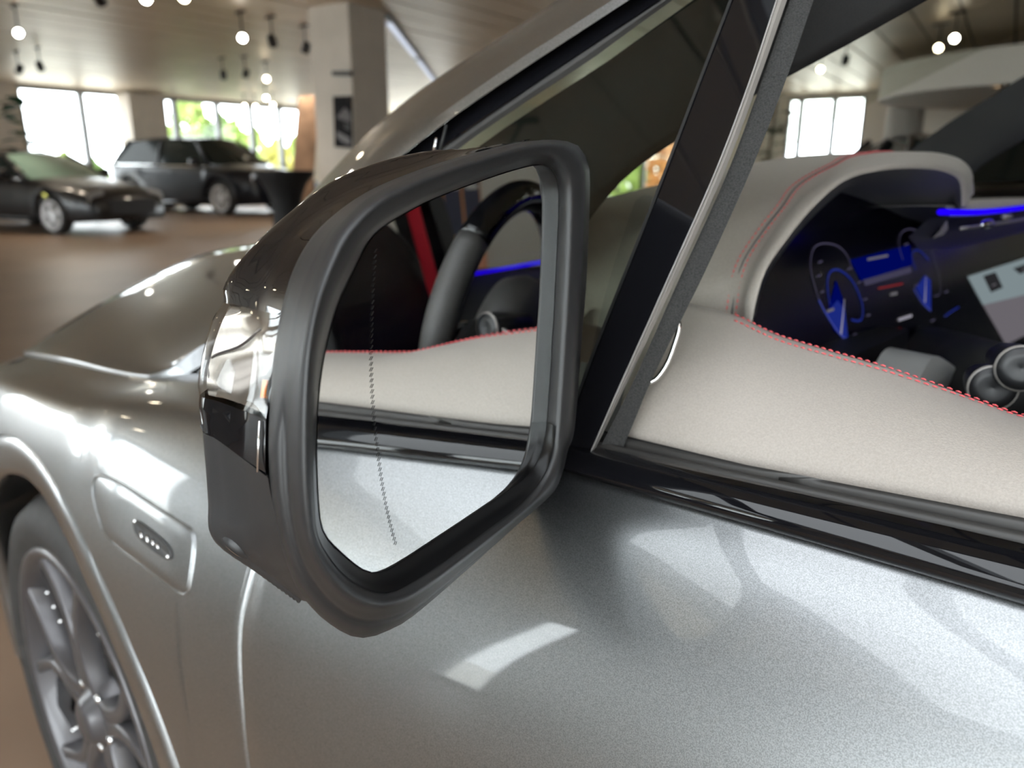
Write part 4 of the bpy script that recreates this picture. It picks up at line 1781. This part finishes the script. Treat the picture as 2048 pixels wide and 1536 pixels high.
mb.build('cover_edge', matte, mir)
# bright vertical edge in the gloss trim
mb = MB()
mb.tube([mp(519, 842, .036), mp(517, 890, .036), mp(515, 944, .036)], .0006, 6)
mb.build('trim_edge', chrome, mir)
# surround-view camera under the cover
cax = (RIGHT * -.63 - UP * .77 - FWD * .16).normalized()
cc = mp(466, 1103, .074) - cax * .0035
mb = MB()
mb.lathe([(.0, -.012), (.0105, -.014), (.0108, -.001), (.0100, .0016), (.0075, .0016), (.0065, .0012), (.0, .003)], cc, cax, 28)
camo = mb.build('view_camera', matte, mir)
mb = MB()
mb.lathe([(.0082, .0016), (.0074, .0024), (.0062, .0014)], cc, cax, 28)
mb.build('lens_ring', chrome, mir)
mb = MB()
mb.lathe([(.0045, .0016), (.0025, .0034), (0, .004)], cc, cax, 20)
mb.build('camera_lens', gloss, mir)
# hidden back closure and mounting arm
mb = MB()
back = [M0 + MW * .036 + (p - (M0 + MW * .036)) * .95 for p in ring(rB, .036)]
b2 = [M0 + MW * .085 + MU * .01 + ((p - M0) - MW * (p - M0).dot(MW)) * .62 for p in back]
b3 = [M0 + MW * .108 + MU * .015 + ((p - M0) - MW * (p - M0).dot(MW)) * .30 for p in back]
rt = [i for i in range(NA)]
mb.grid([back, b2, b3], True, False, True)
mb.build('mirror_shell', gloss, mir)
mb = MB()
a = M0 + MU * .06 - MV * .055 + MW * .055
b = V((.40, -.435, 1.005))
mb.tube([a, a.lerp(b, .5) - V((0, 0, .004)), b, b + V((.01, -.05, -.01))], [.026, .021, .026, .03], 16)
mb.build('mirror_arm', matte, mir)
# ------------------------------------------------------------------ other cars in the hall
FH = V((FWD.x, FWD.y, 0)).normalized()
black_paint = mat('black_paint', (.006, .006, .007), rough=.35, spec=.3, coat=.3, coat_rough=.05)
blue_paint = mat('dark_blue_paint', (.005, .006, .010), rough=.35, spec=.3, coat=.2, coat_rough=.05)
dark_glass = mat('dark_car_glass', (.012, .016, .015), rough=.12, spec=.1)
green_glass = mat('windscreen_green', (.24, .36, .30), rough=.1, coat=.4)
rim_bg = mat('rim_bright', (.7, .7, .71), rough=.4, metal=.3)
lamp_clear = mat('headlamp_clear', (.35, .36, .38), rough=.12, metal=.4, coat=1)
red_lens = mat('tail_red', (.45, .03, .03), rough=.2, coat=1)


def bg_car(name, label, loc, head, kind, pm, wheels=True, group=None):
    if kind == 'sedan':
        L, Wd, wb, R0 = 4.85, .92, 2.9, .335
        xs_ = [2.44, 2.36, 2.15, 1.7, 1.05, .4, -.4, -1.2, -1.8, -2.2, -2.38, -2.44]
        sh = [.52, .62, .70, .79, .89, .93, .95, .97, .97, .94, .85, .62]
        tp = [.54, .66, .77, .87, .97, .99, 1.0, 1.02, 1.05, 1.03, .92, .64]
        wf, wt, rt, rb, zr = .85, -.12, -1.2, -1.98, 1.46
    else:
        L, Wd, wb, R0 = 4.95, .97, 2.95, .375
        xs_ = [2.46, 2.40, 2.2, 1.75, 1.2, .4, -.4, -1.2, -1.8, -2.25, -2.42, -2.48]
        sh = [.62, .78, .90, .98, 1.03, 1.06, 1.08, 1.10, 1.12, 1.13, 1.08, .8]
        tp = [.66, .86, 1.0, 1.09, 1.13, 1.12, 1.12, 1.12, 1.12, 1.13, 1.08, .8]
        wf, wt, rt, rb, zr = 1.25, .42, -1.75, -2.3, 1.77
    t = thing(name, label, 'car', loc, head, group)
    ax_ = wb / 2
    ar = R0 + .055

    def zlow(x):
        z = .24
        for c_ in (ax_, -ax_):
            d = ar * ar - (x - c_) ** 2
            if d > 0:
                z = max(z, R0 + math.sqrt(d))
        return z
    fine = sorted(set([xs_[-1] + (xs_[0] - xs_[-1]) * i / 70 for i in range(71)] + [c_ + s_ * ar * f for c_ in (ax_, -ax_) for s_ in (-1, 1) for f in (.9, .97, 1.0)]), reverse=True)
    X_, S_, T_ = xs_[::-1], sh[::-1], tp[::-1]
    rows = []
    for x in fine:
        w = Wd * (1 - .28 * max(0, (abs(x) - 1.7) / .76) ** 2.2)
        z0, zs, zt = zlow(x), herm(X_, S_, x), herm(X_, T_, x)
        half = [(w * .95, z0), (w, z0 + (zs - z0) * .25), (w * 1.0, z0 + (zs - z0) * .6), (w * .975, z0 + (zs - z0) * .85), (w * .93, zs), (w * .75, zs + (zt - zs) * .6), (w * .4, zt), (0, zt + .01)]
        rows.append([V((x, y, z)) for y, z in half] + [V((x, -y, z)) for y, z in half[-2::-1]])
    mb = MB()
    mb.grid(rows, False, True, True)
    b = mb.build('body', pm, t)
    zf, zb_ = herm(X_, T_, wf) - .03, herm(X_, T_, rb) - .03
    wbse, wtop = Wd * .88, Wd * .64

    def gp(x, y, z):
        return V((x, y, z))
    # roof
    mb = MB()
    rr = []
    for i in range(9):
        f = i / 8
        x = wt + .06 + (rt - wt - .12) * f
        z = zr - .05 * (2 * f - .9) ** 2
        rr.append([V((x, wtop * (1.06 - .12 * abs(k)) * k, z - .05 * k * k)) for k in (-1, -.8, -.4, 0, .4, .8, 1)])
    mb.grid(rr)
    mb.build('roof', pm, t)
    mb = MB()
    mb.grid([[V((wf + .16 * (1 - k * k), wbse * .95 * k, zf)) for k in (-1, -.5, 0, .5, 1)], [V(((wf + wt) / 2 + .12 * (1 - k * k), (wbse + wtop) / 2 * .95 * k, (zf + zr) / 2 + .02)) for k in (-1, -.5, 0, .5, 1)], [V((wt + .10 + .05 * (1 - k * k), wtop * .97 * k, zr - .05 - .05 * k * k)) for k in (-1, -.5, 0, .5, 1)]])
    mb.build('windscreen', green_glass if kind == 'sedan' else dark_glass, t)
    mb = MB()
    mb.grid([[V((rb, wbse * .9 * k, zb_)) for k in (-1, 0, 1)], [V((rt - .02, wtop * .97 * k, zr - .08)) for k in (-1, 0, 1)]])
    mb.build('rear_window', dark_glass, t)
    for sg in (1, -1):
        zs = herm(X_, S_, 0)
        bot = [(wf - .12, zs + .0), (.3, zs + .02), (-.6, zs + .02), (rb + .15, zs + .06)]
        top_ = [(wt + .14, zr - .12), (wt - .25, zr - .075), (-.6, zr - .075), (rt + .08, zr - .13)]
        mb = MB()
        mb.grid([[V((x, sg * wbse * 1.04, z)) for x, z in bot], [V((x, sg * wtop * 1.03, z)) for x, z in top_]])
        mb.build('side_window', dark_glass, t)
        # pillars and frame
        for fa, fb in ((0, 0), (.5, .5), (1, 1)):
            pa = V((bot[0][0] + (bot[-1][0] - bot[0][0]) * fa + (.06 if fa == 0 else 0), sg * wbse * 1.05, zs))
            pb = V((top_[0][0] + (top_[-1][0] - top_[0][0]) * fb, sg * wtop * 1.05, zr - .08))
            mb = MB()
            mb.tube([pa, pa.lerp(pb, .5) + V((0, sg * .012, .01)), pb], .032, 8)
            mb.build('pillar', pm, t)
        mb = MB()
        mb.tube(cr([V((wf - .1, sg * wbse * 1.05, zs)), V((.3, sg * wbse * 1.055, zs + .015)), V((rb + .1, sg * wbse * 1.05, zs + .06))], 12), .012, 6)
        mb.build('window_trim', chrome, t)
        mb = MB()
        mc = V((wf - .35, sg * (Wd + .10), zs + .10))
        mb.lathe([(0, -.09), (.07, -.07), (.095, 0), (.085, .07), (0, .09)], mc, (0, 1, 0), 14)
        mb.tube([mc - V((0, sg * .05, .05)), V((wf - .35, sg * wbse, zs))], .025, 8)
        mb.build('wing_mirror', pm, t)
        mb = MB()
        hx_ = xs_[0] - .25
        mb.grid([cr([V((hx_ + .13 - .02 * abs(k), sg * (.62 + .16 * f), herm(X_, S_, hx_) - .03 + .09 * k - .05 * f)) for f in (-1, -.3, .4, 1)], 8) for k in (-1, 0, 1)])
        mb.build('headlamp', lamp_clear, t)
        for hxx in (.15, -.85):
            mb = MB()
            mb.tube([V((hxx, sg * (Wd * .985 + .01), zs - .1)), V((hxx - .2, sg * (Wd * .985 + .01), zs - .1))], .014, 6)
            mb.build('door_handle', chrome if kind == 'sedan' else pm, t)
        mb = MB()
        mb.tube([V((ax_ - ar, sg * Wd * .96, .27)), V((-ax_ + ar, sg * Wd * .96, .27))], .045, 8)
        mb.build('sill', pm, t)
        mb = MB()
        mb.grid([[V((xs_[-1] + .02 + .05 * abs(k), sg * (Wd * .5 + .16 * f), herm(X_, S_, -2.2) - .14 + .05 * k)) for f in (-1, -.3, .4, 1)] for k in (-1, 0, 1)])
        mb.build('tail_lamp', red_lens, t)
    mb = MB()
    mb.box((xs_[0] - .02, 0, .48 if kind == 'sedan' else .6), (.06, .9, .26))
    mb.build('grille', rim_dark, t, False)
    mb = MB()
    mb.box((0, 0, .35), (3.6, 1.3, .3))
    mb.build('underbody', rubber, t, False)
    for sx in (1, -1):
        for sg in (1, -1):
            wheel(t, V((sx * ax_, sg * (Wd - .03), R0)), V((0, sg, 0)), R0, .22, R0 * .76, False, 'wheel', (tyre_m, rim_bg, rim_dark))
    return t


def place(contact, ang, wx, wy):
    """origin of a car whose wheel at local (wx, wy) stands on contact; ang = turn of the heading off image-right, towards the camera"""
    hd = RIGHT * math.cos(ang) - FH * math.sin(ang)
    h = math.atan2(hd.y, hd.x)
    lf = V((-hd.y, hd.x, 0))
    return V((contact.x, contact.y, 0)) - hd * wx - lf * wy, h


def place_scaled(px, py, deg, wx, wy, s):
    return place(on_z(px, py, 0), math.radians(deg), wx * s, wy * s)


o, h = place_scaled(108, 470, 25, 1.45, -.89, 1.05)
sedan0 = bg_car('sedan', 'glossy black saloon with greenish windscreen parked beside the leafy plant', o, h, 'sedan', black_paint)
sedan0.scale = (1.05, 1.05, 1.05)
o, h = place_scaled(443, 431, 27, 1.475, -.94, 1.13)
suv0 = bg_car('suv', 'tall black sport utility car parked in front of the wide plaster column', o, h, 'suv', blue_paint)
suv0.scale = (1.13, 1.13, 1.13)
o, h = place(at_t(530, 380, 25.5), math.radians(28), 1.45, -.89)
bg_car('sedan', 'dark low car half hidden behind the tall black sport utility car', o, h, 'sedan', black_paint)
c = at_t(1862, 400, 7.7)
o, h = V((c.x, c.y, 0)), math.atan2(c.y, c.x) + math.radians(20)
bg_car('sedan', 'dark car parked beyond the passenger side, under the white rounded soffit', o, h, 'sedan', black_paint).scale = (1.05, 1.05, 1.05)
c = at_t(1648, 400, 14.6)
o, h = V((c.x, c.y, 0)), math.atan2(c.y, c.x) + math.radians(12)
bg_car('sedan', 'dark car standing in front of the window seen through the windscreen', o, h, 'sedan', blue_paint)

# ------------------------------------------------------------------ cocktail table in a black stretch cover
c = at_t(571, 380, 9.8)
t = thing('cocktail_table', 'round cocktail table in a black stretch cover before the column', 'table', (c.x, c.y, 0))
cloth_k = mat('stretch_cloth', (.008, .008, .009), rough=.7)
mb = MB()
rows = []
for z, r_ in ((1.165, .0), (1.165, .36), (1.16, .375), (1.13, .37), (1.0, .27), (.85, .205), (.65, .175), (.45, .19), (.25, .235), (.1, .28), (0, .32)):
    lob = max(0, (.5 - z) / .5) * .16
    rows.append([V((r_ * (1 + lob * math.cos(4 * a)) * math.cos(a), r_ * (1 + lob * math.cos(4 * a)) * math.sin(a), z)) for a in [2 * math.pi * k / 40 for k in range(40)]])
mb.grid(rows, True)
mb.build('cover', cloth_k, t)
mb = MB()
mb.lathe([(0, 1.17), (.36, 1.17), (.37, 1.16), (.36, 1.15)], (0, 0, 0), (0, 0, 1), 40)
mb.build('table_top', cloth_k, t)

# ------------------------------------------------------------------ poster on the column, wooden board, plants
def on_q(px, py, q):
    return on_plane(px, py, R(0, q, 0), QD)


poster_m = mat('poster_print', (.02, .019, .02), rough=.8, spec=.1)
po = MB()
pp = [on_q(x, y, cBq + .015) for x, y in ((668, 193), (704, 192), (706, 297), (671, 294))]
po.prism(pp, QD * .02)
poster = po.build('poster', poster_m, None, False)
tag(poster, 'dark upright picture panel fixed to the beige column', 'poster')
for pts, col in (([(672, 235), (690, 215), (703, 228), (703, 246), (685, 240)], (.16, .15, .15)), ([(673, 262), (700, 276), (703, 290), (688, 286), (674, 274)], (.22, .21, .21)), ([(688, 244), (702, 252), (702, 262), (690, 258)], (.09, .09, .09))):
    mb = MB()
    mb.prism([on_q(x, y, cBq + .037) for x, y in pts], QD * .002)
    mb.build('print', mat('print_%.2f' % col[0], col, rough=.8, spec=.1), poster, False)
bd = MB()
bq = [at_t(x, y, d) for x, y, d in ((598, 193, 12.0), (639, 189, 12.2), (629, 338, 12.0), (586, 338, 11.8))]
nrm = (bq[1] - bq[0]).cross(bq[3] - bq[0]).normalized()
lowl, lowr = bq[3] + (bq[3] - bq[0]) * 1.15, bq[2] + (bq[2] - bq[1]) * 1.15
ks = -bq[0].z / (bq[3].z - bq[0].z)
lowl = bq[0] + (bq[3] - bq[0]) * ks
ks = -bq[1].z / (bq[2].z - bq[1].z)
lowr = bq[1] + (bq[2] - bq[1]) * ks
bd.prism([bq[0], bq[1], lowr, lowl], nrm * .04)
tag(bd.build('wooden_board', mat('board_orange', (.30, .19, .125), rough=.6, noise=(4, .3)), None, False), 'tall orange-brown board leaning beside the poster column', 'board')
# little bits on the column: dark fitting
for (x0, y0, x1, y1) in ((672, 143, 706, 152),):
    mb = MB()
    mb.prism([on_q(x0, y0, cBq + .01), on_q(x1, y0, cBq + .01), on_q(x1, y1, cBq + .01), on_q(x0, y1, cBq + .01)], QD * .08)
    tag(mb.build('wall_lamp', body_m, None, False), 'small dark box lamp on the beige column above the picture panel', 'lamp')

leafdark = mat('leaf_dark', (.02, .075, .035), rough=.7, spec=.2)
leafdim = mat('leaf_dim', (.05, .075, .04), rough=.5)
pot_m = mat('pot_grey', (.10, .10, .10), rough=.5)


def plant(c, h, label, leaves, lm, sz, seed):
    rnd = random.Random(seed)
    t = thing('potted_plant', label, 'plant', (c.x, c.y, 0))
    mb = MB()
    mb.lathe([(0, 0), (.19, 0), (.24, .42), (.21, .42), (.2, .38), (0, .38)], (0, 0, 0), (0, 0, 1), 24)
    mb.build('pot', pot_m, t)
    mb = MB()
    mb.tube(cr([(0, 0, .36), (.05, .02, h * .5), (-.02, .05, h * .92)], 12), .02, 8)
    mb.build('stem', bark_m, t)
    for i in range(leaves):
        th = rnd.uniform(0, 2 * math.pi)
        z = h * (.42 + .56 * i / leaves)
        out = V((math.cos(th), math.sin(th), rnd.uniform(-.1, .6))).normalized()
        s = out.cross(V((0, 0, 1))).normalized()
        up = s.cross(out)
        L_ = sz * rnd.uniform(.7, 1.15)
        base = V((0, 0, z)) + out * sz * rnd.uniform(.1, .8)
        rows = []
        for f, w in ((0, .02), (.2, .26), (.5, .36), (.8, .25), (1, .02)):
            ctr_ = base + out * L_ * f - up * L_ * .25 * f * f
            rows.append([ctr_ - s * L_ * w + up * L_ * w * .15, ctr_, ctr_ + s * L_ * w + up * L_ * w * .15])
        mb = MB()
        mb.grid(rows)
        mb.tube([V((0, 0, z - .04)), base], .006, 5)
        mb.build('leaf', lm, t)


c = at_t(62, 300, 17.3)
plant(c, 2.7, 'large-leaved green pot plant behind the black saloon', 26, leafdark, .5, 4)
c = at_t(1545, 300, 11.5)
plant(c, 2.35, 'tall thin pot plant seen through the windscreen', 34, leafdim, .26, 9)

# ------------------------------------------------------------------ banner behind the car (seen only in the mirror)
def reflect(px, py):
    d = ray(px, py)
    p = CAM + d * ((M0 + MW * GW - CAM).dot(MN) / d.dot(MN))
    d = d - MN * (2 * d.dot(MN))
    return p, d


def refl_on(px, py, o, n):
    p, d = reflect(px, py)
    return p + d * ((o - p).dot(n) / d.dot(n))


bo, bn = R(P0 + .3, 0, 0), PD
p, d = reflect(930, 430)
if abs(d.dot(PD)) > .05 and d.dot(PD) < 0:
    cnr = [refl_on(x, y, bo, bn) for x, y in ((893, 352), (958, 346), (962, 520), (897, 520))]
    cq = [k.dot(QD) for k in cnr]
    q0_, q1_ = min(cq), max(cq)
    zt_ = min(3.0, max(k.z for k in cnr))
    t = thing('banner', 'orange-framed dark banner standing at the back wall behind the car', 'banner', R(P0 + .3, (q0_ + q1_) / 2, 0))
    t.rotation_euler = (0, 0, RA)
    w2 = (q1_ - q0_) / 2
    def bb(name, y0, y1, z0, z1, x0, x1, m):
        mb = MB()
        mb.box(((x0 + x1) / 2, (y0 + y1) / 2, (z0 + z1) / 2), (abs(x1 - x0), abs(y1 - y0), abs(z1 - z0)))
        mb.build(name, m, t, False)
    orange = mat('banner_orange', (.75, .30, .07), rough=.5)
    navy = mat('banner_navy', (.03, .03, .06), rough=.5)
    pale = mat('banner_pale', (.75, .72, .68), rough=.5)
    salmon = mat('banner_salmon', (.8, .35, .22), rough=.5)
    bb('frame', -w2, w2, 0, zt_, -.03, 0, orange)
    bb('print', -w2 * .92, -w2 * .05, zt_ * .45, zt_ * .97, 0, .01, navy)
    bb('print', w2 * .08, w2 * .92, zt_ * .45, zt_ * .97, 0, .01, navy)
    bb('print', -w2 * .92, w2 * .92, .1, zt_ * .42, 0, .01, salmon)
    bb('print_line', -w2 * .8, -w2 * .2, zt_ * .86, zt_ * .9, .01, .014, pale)
    bb('print_line', w2 * .2, w2 * .8, zt_ * .86, zt_ * .9, .01, .014, pale)
    bb('print_patch', -w2 * .2, w2 * .3, .2, zt_ * .36, .01, .014, pale)
